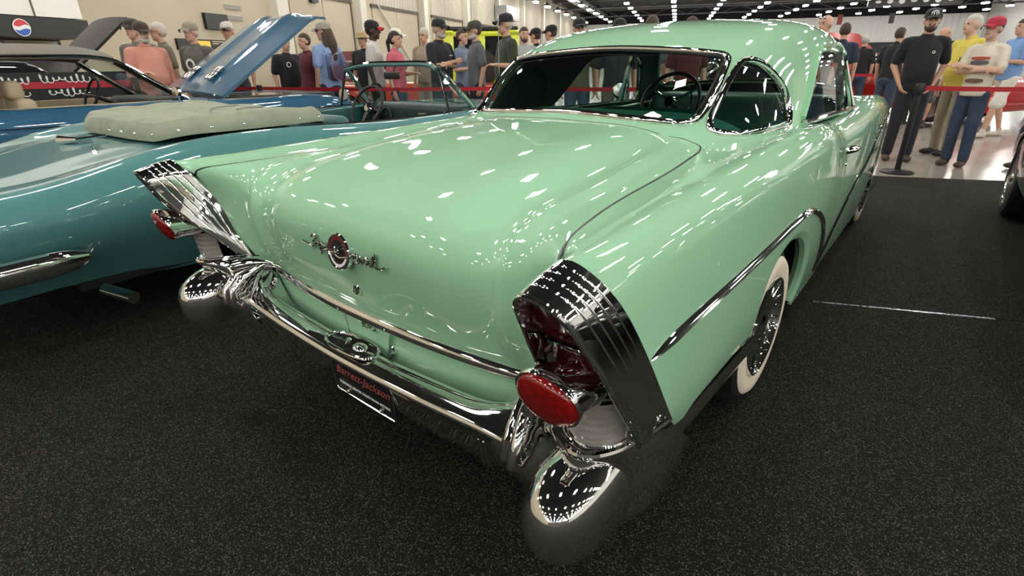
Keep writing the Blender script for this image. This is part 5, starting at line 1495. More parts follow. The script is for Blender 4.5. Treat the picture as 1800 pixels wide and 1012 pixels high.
def hand(b, w, d, up, s, curl=.5, thumb=1):
    """palm and five fingers from the wrist w along d; up is the back of the hand"""
    w, d, up = Vector(w), Vector(d).normalized(), Vector(up)
    up = (up - d * up.dot(d)).normalized(); side = d.cross(up)
    c = w + d * .045 * s
    M = Matrix((side, d, up)).transposed()
    b.ellipsoid(c, (.040 * s, .052 * s, .017 * s), M, 12, 8)
    for k, (off, ln) in enumerate(((-.028, .062), (-.010, .072), (.010, .068), (.027, .052))):
        a = c + d * .040 * s + side * off * s
        f1 = (d * math.cos(curl) - up * math.sin(curl)); f2 = (d * math.cos(curl * 2.2) - up * math.sin(curl * 2.2))
        m1 = a + f1 * ln * .55 * s; m2 = m1 + f2 * ln * .5 * s
        b.capsule(a - d * .02 * s, m1, .0095 * s, .0088 * s, 8); b.capsule(m1, m2, .0088 * s, .0075 * s, 8)
    a = w + d * .02 * s - side * .030 * s * thumb; t1 = (d * .6 - side * thumb * .7 - up * .3).normalized()
    b.capsule(a, a + t1 * .035 * s, .011 * s, .010 * s, 8); b.capsule(a + t1 * .035 * s, a + t1 * .035 * s + (d * .9 - side * thumb * .2).normalized() * .028 * s, .010 * s, .008 * s, 8)

def person(label, loc, face, H=1.78, build=1.0, belly=0.0, skin_c='light', shirt='grey', shirt_c=(.2, .2, .2), sleeve='short', legs='jeans', leg_c=(.03, .04, .07), head='cap', hair='brown',
           cap_c=(.02, .02, .02), brim_c=None, armR='down', armL='down', lean=0.0, turn=0.0, voxel=.013, shoe=M_SOLE, beard=None, female=False, nod=0.0, glasses=False, extra=None, stride=0.0, group='visitors looking at the cars', feet=True):
    P = empty('person', loc, 0)
    fx, fy = face; P.rotation_euler = (0, 0, math.atan2(fx, -fy))   # local -Y looks along face
    tag(P, label, 'person', group)
    s = H / 1.75; w = build
    V = lambda x, y, z: Vector((x * s, y * s, z * s))
    sk = SKIN[skin_c]
    sh = .185 * w if not female else .165 * w
    ln = lean
    J = {}
    for sg in (1, -1):
        st = stride * sg
        J['hip', sg] = V(.09 * w * sg, 0, .92); J['knee', sg] = V(.10 * w * sg, -.02 + st * -.12, .49); J['ankle', sg] = V(.105 * w * sg, .015 - st * .22, .085)
        J['sho', sg] = V(sh * sg, ln * .5 + .01, 1.425)
    def arm(sg, mode):
        S0 = J['sho', sg]
        if mode == 'down':
            e = S0 + V(.055 * sg, .03, -.285); h = e + V(.0 * sg, -.06, -.245); up = (sg, 0, 0)
        elif mode == 'pocket':
            e = S0 + V(.070 * sg, .05, -.275); h = V(.165 * sg * w, -.05, .93); up = (sg, 0, 0)
        elif mode == 'bent':
            e = S0 + V(.05 * sg, .0, -.285); h = e + V(-.07 * sg, -.22, .02); up = (0, 0, 1)
        elif mode == 'chest':
            e = S0 + V(.06 * sg, -.08, -.25); h = e + V(-.14 * sg, -.14, .12); up = (0, -1, .3)
        elif mode == 'face':
            e = S0 + V(.03 * sg, -.17, -.20); h = e + V(-.10 * sg, -.05, .26); up = (0, -1, 0)
        elif mode == 'crossA':
            e = S0 + V(.045 * sg, -.055, -.27); h = V(-.13 * sg, -.20 - belly * .5, 1.185); up = (0, -1, .3)
        elif mode == 'crossB':
            e = S0 + V(.045 * sg, -.055, -.27); h = V(-.12 * sg, -.165 - belly * .5, 1.225); up = (0, -1, .3)
        elif mode == 'back':
            e = S0 + V(.06 * sg, .10, -.27); h = e + V(-.06 * sg, .02, -.22); up = (0, 1, 0)
        else:
            e = S0 + V(*mode[0]); h = e + V(*mode[1]); up = (sg, 0, 0)
        return S0, e, h, up
    A = {1: arm(1, armR), -1: arm(-1, armL)}
    # ---- body: one continuous skin surface
    b = MB()
    hc = V(0, -.015 + ln, 1.635)
    Rt = Matrix.Rotation(turn, 3, 'Z') @ Matrix.Rotation(nod, 3, 'X')
    hp = lambda x, y, z: hc + Rt @ V(x, y, z)
    b.ellipsoid(hp(0, .012, .02), (.075 * s, .095 * s, .100 * s), Rt, 18, 12)
    b.ellipsoid(hp(0, -.022, -.045), (.058 * s, .068 * s, .072 * s), Rt, 14, 10)
    b.ellipsoid(hp(0, -.062, -.088), (.026 * s, .024 * s, .024 * s), Rt, 10, 8)
    b.capsule(hp(0, -.088, .018), hp(0, -.104, -.020), .008 * s, .013 * s, 8)
    for sg in (1, -1):
        b.ellipsoid(hp(.076 * sg, .012, -.005), (.012 * s, .022 * s, .032 * s), Rt, 8, 6)
    b.capsule(V(0, .012 + ln * .8, 1.44), hp(0, .01, -.06), .056 * s * (.9 if female else 1), .052 * s * (.88 if female else 1), 12)
    b.ellipsoid(V(0, .005 + ln * .5, 1.30), (.145 * w * s, .088 * s, .16 * s)); b.ellipsoid(V(0, .0, 1.10), (.125 * w * s, .085 * s, .2 * s)); b.ellipsoid(V(0, 0, .93), (.14 * w * s, .095 * s, .10 * s))
    for sg in (1, -1):
        S0, e, h, up = A[sg]
        b.capsule(S0 * .98, e, .044 * s * w, .036 * s * w, 12); b.capsule(e, h, .037 * s * w, .025 * s, 12)
        d = (h - e).normalized(); hand(b, h, d, up, s, .45, sg)
        b.capsule(J['hip', sg], J['knee', sg], .070 * s, .050 * s, 12); b.capsule(J['knee', sg], J['knee', sg].lerp(J['ankle', sg], .45), .048 * s, .048 * s, 12)
        b.capsule(J['knee', sg].lerp(J['ankle', sg], .3), J['ankle', sg], .046 * s, .030 * s, 12)
    remesh(b, 'body', sk, P, voxel * .8, 3)
    # ---- shirt
    sm = cloth(shirt, shirt_c)
    b = MB()
    bl = belly
    R = []
    for z, rx, ry, cy in ((.875, .150, .105, 0), (.88, .168, .120, 0), (.95, .168, .122, -.15 * bl), (1.02, .160 + bl * .25, .118 + bl * .5, -.40 * bl), (1.10, .156 + bl * .35, .114 + bl * .6, -.55 * bl), (1.18, .160 + bl * .3, .116 + bl * .45, -.40 * bl),
                          (1.27, .170, .120 + bl * .15, -.1 * bl), (1.35, .176, .114, .005), (1.41, .150, .092, .010), (1.45, .095, .074, .012), (1.475, .060, .055, .012)):
        rx = rx * w - (.014 if female and 1.0 < z < 1.2 else 0); ry = ry * (.5 + .5 * w)
        R.append([V(rx * math.copysign(abs(math.cos(t)) ** .85, math.cos(t)), cy + ln * .4 * (z - .9) / .5 + ry * math.copysign(abs(math.sin(t)) ** .85, math.sin(t)), z) for t in np.linspace(0, 2 * math.pi, 32, endpoint=False)])
    b.rings(R, True, True, True)
    if female:
        for sg in (1, -1):
            b.ellipsoid(V(.075 * sg, -.085 + ln * .2, 1.27), (.065 * s, .060 * s, .065 * s))
    b.capsule(V(-sh * .80, .012 + ln * .5, 1.418), V(sh * .80, .012 + ln * .5, 1.418), .062 * s, .062 * s, 12)
    b.capsule(V(0, .012 + ln * .5, 1.42), V(0, .012 + ln * .6, 1.475), .075 * s, .066 * s, 12)
    for sg in (1, -1):
        S0, e, h, up = A[sg]
        b.capsule(S0 * .985, S0.lerp(e, .55), .064 * s * w, .062 * s * w, 12)
        if sleeve == 'short':
            b.capsule(S0.lerp(e, .4), S0.lerp(e, .78), .061 * s * w, .060 * s * w, 12)
        elif sleeve == 'long':
            b.capsule(S0.lerp(e, .5), e, .060 * s * w, .052 * s * w, 12); b.capsule(e, e.lerp(h, .93), .051 * s * w, .038 * s, 12)
    remesh(b, 'shirt', sm, P, voxel, 4)
    if shirt.endswith('polo'):
        c = MB(); c.tube([tuple(V(.062 * math.cos(a), .015 + ln * .6 + .060 * math.sin(a), 1.487)) for a in np.linspace(0, 2 * math.pi, 18, endpoint=False)], .013 * s, 6, closed=True); c.build('collar', sm, P)
    # ---- trousers, shorts
    lm = cloth('legs_%s_%d' % (legs, int(1000 * leg_c[0])), leg_c)
    b = MB()
    b.ellipsoid(V(0, .0, .93), (.160 * w * s, .112 * s * (.5 + .5 * w), .11 * s)); b.ellipsoid(V(0, .03, .88), (.150 * w * s, .105 * s, .09 * s))
    for sg in (1, -1):
        hp_, kn, an = J['hip', sg], J['knee', sg], J['ankle', sg]
        b.capsule(hp_ + V(0, 0, -.02), hp_.lerp(kn, .9), .094 * s * (.4 + .6 * w), .076 * s, 14)
        if legs == 'shorts':
            b.capsule(hp_.lerp(kn, .6), hp_.lerp(kn, .93), .088 * s, .088 * s, 14)
        else:
            b.capsule(hp_.lerp(kn, .8), kn, .077 * s, .070 * s, 14); b.capsule(kn, kn.lerp(an, .95), .070 * s, .062 * s, 14)
    remesh(b, 'shorts' if legs == 'shorts' else 'trousers', lm, P, voxel, 4)
    # ---- shoes
    for sg in (1, -1):
        if not feet:
            break
        an = J['ankle', sg]; b = MB()
        b.ellipsoid(an + V(.008 * sg, -.075, -.042), (.046 * s, .125 * s, .042 * s)); b.ellipsoid(an + V(0, .02, -.03), (.042 * s, .055 * s, .055 * s)); b.capsule(an + V(0, 0, -.02), an + V(0, 0, .03), .044 * s, .042 * s)
        b.v = [(x, y, max(z, .006)) for x, y, z in b.v]
        remesh(b, 'shoe', shoe, P, .011, 3)
    # ---- head: hair, cap, face
    hm = HAIR[hair]
    def shell(prof_lo, k=1.0, name='hair', m=hm, lower=-.02, back=.0):
        b = MB(); b.ellipsoid(hp(0, .016, .026), (.083 * s * k, .103 * s * k, .105 * s * k), Rt, 22, 16)
        out = []
        for p in b.v:
            q = Rt.inverted() @ (Vector(p) - hc) / s
            lim = lower if q.y > -.01 + back else .055 + .35 * max(0, -.04 - q.y) * 0
            if q.z < lim:
                q.z = lim + (q.z - lim) * .04
                q.x *= .86; q.y = .016 + (q.y - .016) * .86
            out.append(tuple(hc + Rt @ (q * s)))
        b.v = out
        return b.build(name, m, P, sharp=None)
    if head in ('hair', 'long', 'ponytail', 'cap', 'backcap'):
        shell(None, 1.0 if 'cap' not in head else .965, 'hair', hm, lower=-.055 if not female else -.085)
    if head == 'long':
        b = MB(); b.capsule(hp(0, .06, .0), hp(0, .10, -.16), .080 * s, .085 * s); b.capsule(hp(0, .10, -.16), hp(.01, .115, -.34), .085 * s, .055 * s)
        for sg in (1, -1):
            b.capsule(hp(.07 * sg, .02, -.02), hp(.085 * sg, .04, -.22), .028 * s, .030 * s)
        remesh(b, 'long_hair', hm, P, .014, 3)
    if head == 'ponytail':
        b = MB(); b.capsule(hp(0, .10, .03), hp(0, .135, -.03), .028 * s, .034 * s); b.capsule(hp(0, .135, -.03), hp(0, .12, -.20), .034 * s, .018 * s); remesh(b, 'ponytail', hm, P, .012, 2)
    if head == 'long' or head in ('cap', 'backcap', 'hat'):
        cm = cloth('cap_%d_%d' % (int(cap_c[0] * 1000), int(cap_c[2] * 1000)), cap_c)
        bm_ = cloth('brim_%d_%d' % (int((brim_c or cap_c)[0] * 1000), int((brim_c or cap_c)[2] * 1000)), brim_c or cap_c)
        b = MB(); R = []
        for z, k in ((.035, 1.0), (.06, 1.01), (.09, .97), (.115, .84), (.132, .60), (.140, .30), (.142, .05)):
            R.append([tuple(hp(.089 * k * math.cos(a), .010 + .107 * k * math.sin(a), z + .004 * math.sin(a))) for a in np.linspace(0, 2 * math.pi, 28, endpoint=False)])
        b.rings(R, True, False, True); c = b.build('cap', cm, P, flipfix=True)
        b = MB()
        if head == 'hat':
            R = [[tuple(hp(.088 * k * math.cos(a), .010 + .106 * k * math.sin(a), z)) for a in np.linspace(0, 2 * math.pi, 28, endpoint=False)] for k, z in ((1.0, .045), (1.35, .038), (1.7, .030), (1.7, .024), (1.0, .037))]
            b.rings(R); b.build('brim', bm_, c, flipfix=True)
        else:
            G = []
            for r in np.linspace(0, 1, 5):
                G.append([tuple(hp(.083 * (1 - .12 * r) * math.sin(a), -.075 - .022 - (.012 + .078 * r) * math.cos(a) ** .7 + .02, .046 - .018 * r + .012 * math.cos(a) - .03 * (math.sin(a) ** 2) * r)) for a in np.linspace(-1.45, 1.45, 13)])
            G = np.array(G); b.grid(G); b.grid(G - np.array([0, 0, .006]), flip=True); b.build('brim', bm_, c, flipfix=False)
            b = MB(); b.ellipsoid(hp(0, .01, .142), (.008 * s, .008 * s, .005 * s), None, 8, 6); b.build('button', cm, c)
    for sg in (1, -1):
        b = MB(); b.ellipsoid(hp(.031 * sg, -.080, .012), (.012 * s, .008 * s, .006 * s), Rt, 8, 6); b.build('eye', M_EYE, P)
        b = MB(); b.capsule(hp(.016 * sg, -.088, .032), hp(.046 * sg, -.078, .030), .004 * s, .003 * s, 6); b.build('eyebrow', hm, P)
    b = MB(); b.capsule(hp(-.018, -.083, -.052), hp(.018, -.083, -.052), .0055 * s, .0055 * s, 8); b.build('mouth', M_LIP, P)
    if beard:
        b = MB(); b.ellipsoid(hp(0, -.040, -.082), (.056 * s, .056 * s, .038 * s), Rt, 14, 10); b.capsule(hp(-.03, -.080, -.040), hp(.03, -.080, -.040), .009 * s, .009 * s); b.ellipsoid(hp(.045, -.015, -.06), (.020 * s, .035 * s, .04 * s), Rt); b.ellipsoid(hp(-.045, -.015, -.06), (.020 * s, .035 * s, .04 * s), Rt)
        remesh(b, 'beard', HAIR[beard], P, .009, 2)
    if glasses:
        b = MB()
        for sg in (1, -1):
            b.tube([tuple(hp(.031 * sg + .020 * math.cos(a), -.094, .010 + .015 * math.sin(a))) for a in np.linspace(0, 2 * math.pi, 14, endpoint=False)], .0022 * s, 5, closed=True)
            b.tube([tuple(hp(.051 * sg, -.092, .012)), tuple(hp(.080 * sg, .01, .012))], .002 * s, 5)
        b.build('glasses', M_BLACK, P)
    if extra:
        extra(P, s, V, hp, sm)
    return P

def chest_mark(kind, **k):
    """flat print on a shirt front (or back)"""
    def f(P, s, V, hp, sm):
        if kind == 'ring':
            y = k.get('y', -.140); z = k.get('z', 1.27); x = k.get('x', 0); r = k.get('r', .06)
            b = MB()
            Mx = frame(V(x, y, z), (-1 if k.get('back') else 1, 0, 0), (0, 1 if k.get('back') else -1, 0))
            b.lathe([(r * s, 0), (r * s, .004), (r * .62 * s, .004), (r * .62 * s, 0)], Mx, 24, closed=True); b.build('chest_print', M_LETTER, P, flipfix=True)
            if k.get('text'):
                text_mesh('chest_text', k['text'], .05 * s, Mx @ Matrix.Translation((0, r * 1.25 * s, .002)), M_LETTER, P, .001)
        elif kind == 'logo':
            Mx = frame(V(k.get('x', .08), k.get('y', -.132), k.get('z', 1.30)), (1, 0, 0), (0, -1, 0))
            b = MB(); b.lathe([(.016 * s, 0), (.016 * s, .003), (.009 * s, .003), (.009 * s, 0)], Mx, 16, closed=True); b.build('chest_print', M_LETTER, P, flipfix=True)
        elif kind == 'dash':
            Mx = frame(V(k.get('x', .08), k.get('y', -.132), k.get('z', 1.30)), (1, 0, 0), (0, -1, 0))
            b = MB(); b.box((-.035 * s, -.006, 0), (.035 * s, .006, .003), Mx); b.build('chest_print', M_LETTER, P, smooth=False)
    return f
# ------------------------------------------------------------------ wall details, drinks stand, barriers
WL = bpy.data.objects['wall_left']
def wall_details():
    wp = mat('door_panel_cream', (.45, .39, .29), .7, noise=(.8, (.41, .355, .27), .35, .7))
    wc = mat('column_white', (.60, .57, .50), .6)
    cg = mat('corrugated_cream', (.46, .42, .35), .6)
    dk = mat('gap_brown', (.10, .085, .07), .8)
    n = N0
    def ribs(t0, t1, z0, z1):
        b = MB(); k = int((t1 - t0) / .30)
        prof = []
        for i in range(k):
            a = t0 + (t1 - t0) * i / k; w = (t1 - t0) / k
            prof += [(a, .02), (a + w * .55, .02), (a + w * .65, .06), (a + w * .9, .06)]
        prof.append((t1, .02))
        b.grid(np.array([[hall(t, n + d, z) for t, d in prof] for z in (z0, z1)])); o = b.build('corrugated_panel', cg, WL, smooth=False); return o
    bays = [(16.4, 20.5), (22.4, 27.2), (29.2, 34.0), (36.0, 41.0), (43.0, 48.5), (50.5, 56.5), (58.5, 65.0), (67, 74)]
    for i, (a, c) in enumerate(bays):
        hbox('door_leaf', a, (a + c) / 2 - .02, n, n + .05, 0, 3.7, wp, WL)
        hbox('door_leaf', (a + c) / 2 + .02, c, n, n + .05, 0, 3.7, wp, WL)
        hbox('door_header', a - .1, c + .1, n, n + .10, 3.70, 3.84, dk, WL)
        hbox('door_jamb', c, c + .07, n, n + .09, 0, 3.7, dk, WL)
        ribs(a, c, 3.84, HZ)
        hbox('wall_column', c + .35, c + .85, n, n + .35, 0, HZ, wc, WL)
        if i in (1, 3):
            b = MB(); b.tube([hall(a + .3, n + .14, 3.9), hall(c - .3, n + .14, .6)], .04, 6); b.tube([hall(a + (c - a) * .5, n + .14, 2.3), hall(a + .8, n + .14, .6)], .035, 6); b.build('door_brace', wc, WL)
    hbox('wall_column', 15.3, 15.9, n, n + .35, 0, HZ, wc, WL)
    hbox('wall_lamp_box', 17.6, 18.0, n, n + .2, 3.5, 3.8, M_BLACK, WL)
    # screen and air grilles
    tv = hbox('flat_screen', 12.2, 13.1, n, n + .12, 2.32, 2.76, M_BLACK, label='black flat screen hung on the beige wall above the crowd', cat='screen')
    for z in (2.94, 2.63):
        g = empty('air_grille'); tag(g, 'upper grey air grille on the beige wall beside the screen' if z > 2.8 else 'lower grey air grille on the beige wall beside the screen', 'grille', 'wall air grilles')
        hbox('grille_frame', 13.18, 13.88, n, n + .03, z, z + .14, mat('grille_grey', (.42, .40, .36), .5), g)
        for k in range(4):
            hbox('slat', 13.20, 13.86, n + .03, n + .045, z + .015 + k * .032, z + .03 + k * .032, mat('slat_grey', (.30, .29, .26), .5), g)
    # menu board
    mb_ = empty('menu_board'); tag(mb_, 'black menu board with a yellow panel on the wall behind the men in caps', 'sign')
    hbox('board', 11.0, 13.3, n, n + .08, 1.72, 2.02, M_BLACK, mb_)
    hbox('yellow_panel', 11.5, 12.2, n + .08, n + .09, 1.77, 1.98, mat('sign_yellow', (.85, .60, .08), .5), mb_)
    for z in (1.96, 1.90):
        hbox('light_line', 12.3, 13.2, n + .08, n + .09, z, z + .02, mat('sign_cream', (.75, .65, .40), .5), mb_)
    # heater high on the wall
    h = empty('heater'); tag(h, 'grey louvred heater unit high on the left wall', 'heater')
    hbox('cabinet', 41.2, 45.0, n + .06, n + 1.0, 4.35, 5.3, mat('heater_grey', (.40, .40, .39), .5, .2), h)
    for k in range(6):
        hbox('louvre', 41.5 + k * .55, 41.9 + k * .55, n + 1.0, n + 1.03, 4.5, 5.15, mat('louvre_light', (.62, .62, .60), .5), h)
    # booth partitions near the far end
    for i, (t, nn) in enumerate(((57, -12.6), (63, -11.8), (70, -11.0))):
        tag(hbox('partition', t, t + .12, N0 + .2, nn + 3.0, 0, 3.6, mat('partition_grey', (.55, .56, .57), .6)), ('nearest', 'middle', 'farthest')[i] + ' of three pale grey partition panels standing out from the left wall', 'partition', 'partitions along the left wall')
    # drinks stand
    d = empty('drinks_stand'); tag(d, 'drinks stand with white soffit and black canopy in the top left corner', 'stand')
    hbox('soffit', 1.0, 7.55, N0, N0 + 1.2, 2.26, 4.6, M_WHITE, d)
    hbox('soffit_seam', 6.55, 6.58, N0 + 1.2, N0 + 1.215, 2.26, 4.6, dk, d)
    hbox('canopy', 1.0, 7.6, N0, N0 + 1.25, 1.86, 2.24, M_BLACK, d)
    hbox('back_panel', 1.0, 7.6, N0, N0 + .25, 0, 1.9, M_BLACK, d)
    hbox('counter', 1.0, 7.5, N0, N0 + 1.1, 0, 1.05, mat('counter_brown', (.12, .07, .05), .5), d)
    hbox('fridge', 4.6, 6.1, N0 + .25, N0 + .8, 1.05, 1.85, mat('fridge_dark', (.03, .02, .03), .3), d)
    bc = [mat('bottle_%d' % i, c, .3) for i, c in enumerate(((.35, .3, .7), (.75, .75, .85), (.6, .1, .1), (.15, .2, .5)))]
    for k in range(14):
        q = hall(4.65 + k * .10, N0 + .86, 1.62)
        b = MB(); b.lathe([(.0, 0), (.035, 0), (.036, .12), (.014, .16), (.014, .19), (0, .19)], Matrix.Translation((q[0], q[1], q[2] + .002)), 10); o = b.build('bottle', bc[k % 4]); tag(o, 'small bottle in the row on the drinks stand shelf', 'bottle', 'bottles on the drinks stand')
    hbox('shelf', 4.6, 6.2, N0 + .8, N0 + .95, 1.59, 1.62, M_WHITE, d)
    hbox('poster_strip', 6.3, 7.5, N0 + .25, N0 + .28, 1.55, 1.84, mat('poster_cream', (.66, .60, .50), .6), d)
    Ml = frame(hall(6.2, N0 + 1.27, 2.03), HT.tolist() + [0], (HN[0], HN[1], 0)) @ Matrix.Rotation(math.pi, 4, 'Y') if False else frame(hall(6.2, N0 + 1.26, 2.03), (HT[0], HT[1], 0), (HN[0], HN[1], 0))
    b = MB(); b.lathe([(.16, 0), (.16, .012), (0, .014)], Ml, 32); lg = b.build('round_logo', M_LETTER, d, flipfix=True)
    for s, c, nm in ((1, (.60, .04, .06), 'logo_red'), (-1, (.03, .10, .45), 'logo_blue')):
        pts = [(.145 * math.cos(a), s * .145 * math.sin(a)) for a in np.linspace(.22, math.pi - .22, 16)]
        wave = [(x, s * (.035 + .02 * math.sin(x * 22 * s))) for x in np.linspace(-.14, .14, 10)]
        b = MB(); V = [tuple(Ml @ Vector((x, y, .0155))) for x, y in pts + wave]; b.add(V, [tuple(range(len(V)))]); b.build(nm, mat(nm, c, .4), lg, smooth=False)
    # dark banner with red stripe and white script beyond the blue coupe
    bn = empty('banner'); tag(bn, 'black banner with red stripe and white script seen through the blue coupe', 'banner')
    P0 = np.array([-8.35, .05]); dx = np.array([.62, .78])
    b = MB(); Mb = frame((-8.35, -.15, 1.02), (.42, .91, 0), (.91, -.42, 0))
    b.box((-.95, -.42, -.01), (.95, .20, .01), Mb); b.build('panel', M_BLACK, bn, smooth=False)
    b = MB(); b.box((-.80, .0, .011), (.95, .085, .014), Mb); b.build('red_stripe', mat('stripe_red', (.42, .02, .04), .5), bn, smooth=False)
    for k, (x0, y0, w) in enumerate(((-.45, .10, .30), (-.05, .115, .55), (-.55, -.06, .35), (.0, -.05, .45))):
        b = MB(); t = np.linspace(0, 1, 60)
        pts = [(x0 + w * q + .022 * math.cos(q * w * 95), y0 + (.035 + .02 * math.sin(q * 9 + k)) * math.sin(q * w * 95) + .01 * math.sin(q * 17 + k), .017) for q in t]
        b.tube([tuple(Mb @ Vector(p)) for p in pts], .007, 6); b.build('script_stroke', M_LETTER, bn)
    for x in (-.9, .9):
        b = MB(); q = Mb @ Vector((x, 0, -.02)); b.tube([(q.x, q.y, 0), (q.x, q.y, 1.22)], .018, 8); b.build('banner_post', M_BLACK, bn)
    # sponsor beam and windows far right
    sb = empty('sponsor_beam'); tag(sb, 'black overhead beam with a row of small white logos at upper right', 'sign')
    hbox('beam', 60.0, 60.3, 17.0, 24.5, 5.6, 6.7, M_BLACK, sb)
    for k in range(7):
        q = hall(59.97, 17.8 + k * .95, 5.95)
        b = MB(); b.ellipsoid(q, (.26, .05, .12 + .05 * (k % 3)), Matrix.Rotation(HRZ, 3, 'Z'), 10, 6); b.build('logo_mark', M_LETTER, sb)
    for i in range(4):
        w = hbox('window_%d' % (i + 1), 66.0 + i * 1.9, 67.7 + i * 1.9, N1 - .06, N1, 4.2, 5.6, mat('window_grey', (.20, .23, .25), .1, coat=.6), kind='structure', label='grey window pane high on the right hall wall', cat='window')
        for z in (4.15, 4.85, 5.55):
            hbox('window_frame', 65.9 + i * 1.9, 67.8 + i * 1.9, N1 - .10, N1 - .05, z, z + .09, M_WHITE, w)
        hbox('window_frame', 65.9 + i * 1.9, 66.05 + i * 1.9, N1 - .10, N1 - .05, 4.15, 5.6, M_WHITE, w)
    hbox('window_recess', 65.5, 74, N1 - .04, N1, 1.2, 3.4, mat('recess_grey', (.25, .26, .26), .6), bpy.data.objects['wall_right'])
    we = bpy.data.objects['wall_end']
    k = 70; prof = []
    for i in range(k):
        a = N0 + (N1 - N0) * i / k; w = (N1 - N0) / k; prof += [(a, 0.02), (a + w * .5, .02), (a + w * .6, .10), (a + w * .9, .10)]
    b = MB(); b.grid(np.array([[hall(T1 - d, q, z) for q, d in prof] for z in (3.0, 6.05)]), flip=True); b.build('corrugated_panel', mat('corrugated_white', (.74, .74, .72), .6), we, smooth=False)
    hbox('dark_fascia', T1 - .15, T1, N0, N1, 6.05, HZ, M_CEIL, we)
    hbox('dark_wainscot', T1 - .12, T1, N0, N1, 0, 3.0, mat('wainscot_dark', (.03, .03, .035), .6), we)
    b = MB()
    for q in (14.0, 19.0):
        tag(hbox('hanging_banner', 70, 70.05, q + 3, q + 3.5, 4.6, 5.6, M_BLACK if q > 15 else mat('banner_red_black', (.20, .03, .03), .6)), 'black hanging aisle banner under the lamps' if q > 15 else 'dark red hanging aisle banner under the lamps', 'banner', 'hanging aisle banners')
wall_details()

# ---- retractable belt barriers
M_BELT = mat('belt_red', (.42, .012, .022), .55)
def stanchion(x, y, label):
    S = empty('stanchion', (x, y, -.012)); tag(S, label, 'barrier post', 'belt barrier posts')
    b = MB(); b.lathe([(0, 0), (.175, 0), (.178, .012), (.16, .022), (.06, .034), (.034, .05), (0, .05)], None, 32); b.build('base', M_BLACK, S, flipfix=True)
    b = MB(); b.lathe([(.0, .04), (.032, .04), (.032, .90), (0, .90)], None, 20); b.build('post', M_BLACK, S, flipfix=True)
    b = MB(); b.lathe([(0, .88), (.038, .88), (.042, .90), (.042, .985), (.036, 1.0), (0, 1.002)], None, 20); b.box((-.05, -.02, .915), (.05, .02, .975)); b.build('belt_head', M_BLACK, S, flipfix=True)
def belt(a, b_, label, z=.95, sag=.015):
    a, b_ = Vector(a), Vector(b_); d = (b_ - a); n = Vector((-d.y, d.x, 0)).normalized(); R = []
    for t in np.linspace(0, 1, 13):
        p = a + d * t; zz = z - .012 - sag * 4 * t * (1 - t)
        R.append([(p.x + n.x * s * .0015, p.y + n.y * s * .0015, zz + h * .025) for s, h in ((-1, -1), (1, -1), (1, 1), (-1, 1))])
    m = MB(); m.rings(R, True, True, True); tag(m.build('barrier_belt', M_BELT, smooth=False, flipfix=True), label, 'belt', 'red barrier belts')
def bar(s):
    return (.80 + HN[0] * s, 5.83 + HN[1] * s)
PS = [(-13.6, 'black belt post behind the raised blue hood'), (-8.95, 'black belt post beside the person in the black t-shirt'), (-4.75, 'black belt post behind the left roof pillar of the mint coupe'), (-2.35, 'black belt post seen behind the mint coupe cabin'), (0, 'black belt post with round base standing at the carpet edge by the man in black'), (2.3, 'black belt post beyond the right edge of the picture')]
for s_, l_ in PS:
    stanchion(*bar(s_), l_)
BL = ['red belt stretched behind the blue coupe', 'red belt stretched behind the teal convertible', 'red belt seen through the rear window of the mint coupe', 'red belt hidden behind the mint coupe cabin', 'red belt in front of the yellow polo man and the boy']
for i_ in (0, 1, 2, 4):
    a_, b_ = bar(PS[i_][0] + .058), bar(PS[i_ + 1][0] - .058)
    belt((*a_, 0), (*b_, 0), BL[i_])
belt((-1.85, 11.6, 0), (.25, 11.9, 0), 'far red belt behind the person in the black shirt', .95)
for x_, y_, l_ in ((-1.93, 11.6, 'far black belt post left of the red car'), (.33, 11.9, 'far black belt post beside the red car')):
    stanchion(x_, y_, l_)
# ------------------------------------------------------------------ the crowd
CAMXY = Vector((1.26, -1.985))
def fdir(loc, a):
    """facing direction: a = 0 looks at the viewer, 90 to the picture's right, -90 to its left"""
    d = (CAMXY - Vector(loc[:2])).normalized(); r = Vector((-d.y, d.x)); a = math.radians(a)
    return tuple(d * math.cos(a) + r * math.sin(a))
def pp(label, x, y, H, a, z=-.012, **k):
    return person(label, (x, y, z), fdir((x, y), a), H, **k)
KH = (.30, .25, .17); JN = (.035, .05, .09); BK = (.012, .012, .014)

def boy_print(P, s, V, hp, sm):
    for z, hgt, c, nm in ((1.315, .035, (.45, .08, .05), 'print_red'), (1.265, .05, (.10, .10, .11), 'print_grey'), (1.06, .05, (.16, .09, .06), 'print_brown')):
        Mx = frame(V(0, -.124, z), (1, 0, 0), (0, -1, 0)); b = MB()
        R = []
        for x in np.linspace(-.095, .095, 11):
            zz = -.05 * (x / .095) ** 2 * .12
            h = hgt * (1 - .45 * (x / .1) ** 2) / 2
            yb = .0 - .018 * (x / .095) ** 2
            R.append([tuple(Mx @ Vector((x * s, q * s, (yb + .004) * s))) for q in (-h, h)])
        b.grid(np.array(R)); b.build('chest_print', mat(nm, c, .7), P)
    b = MB(); b.lathe([(.03 * s, 0), (.03 * s, .003), (0, .004)], frame(V(-.255, -.02, 1.30), (0, -1, 0), (-1, -.2, .1)), 16); b.build('sleeve_badge', M_BLACK, P, flipfix=True)

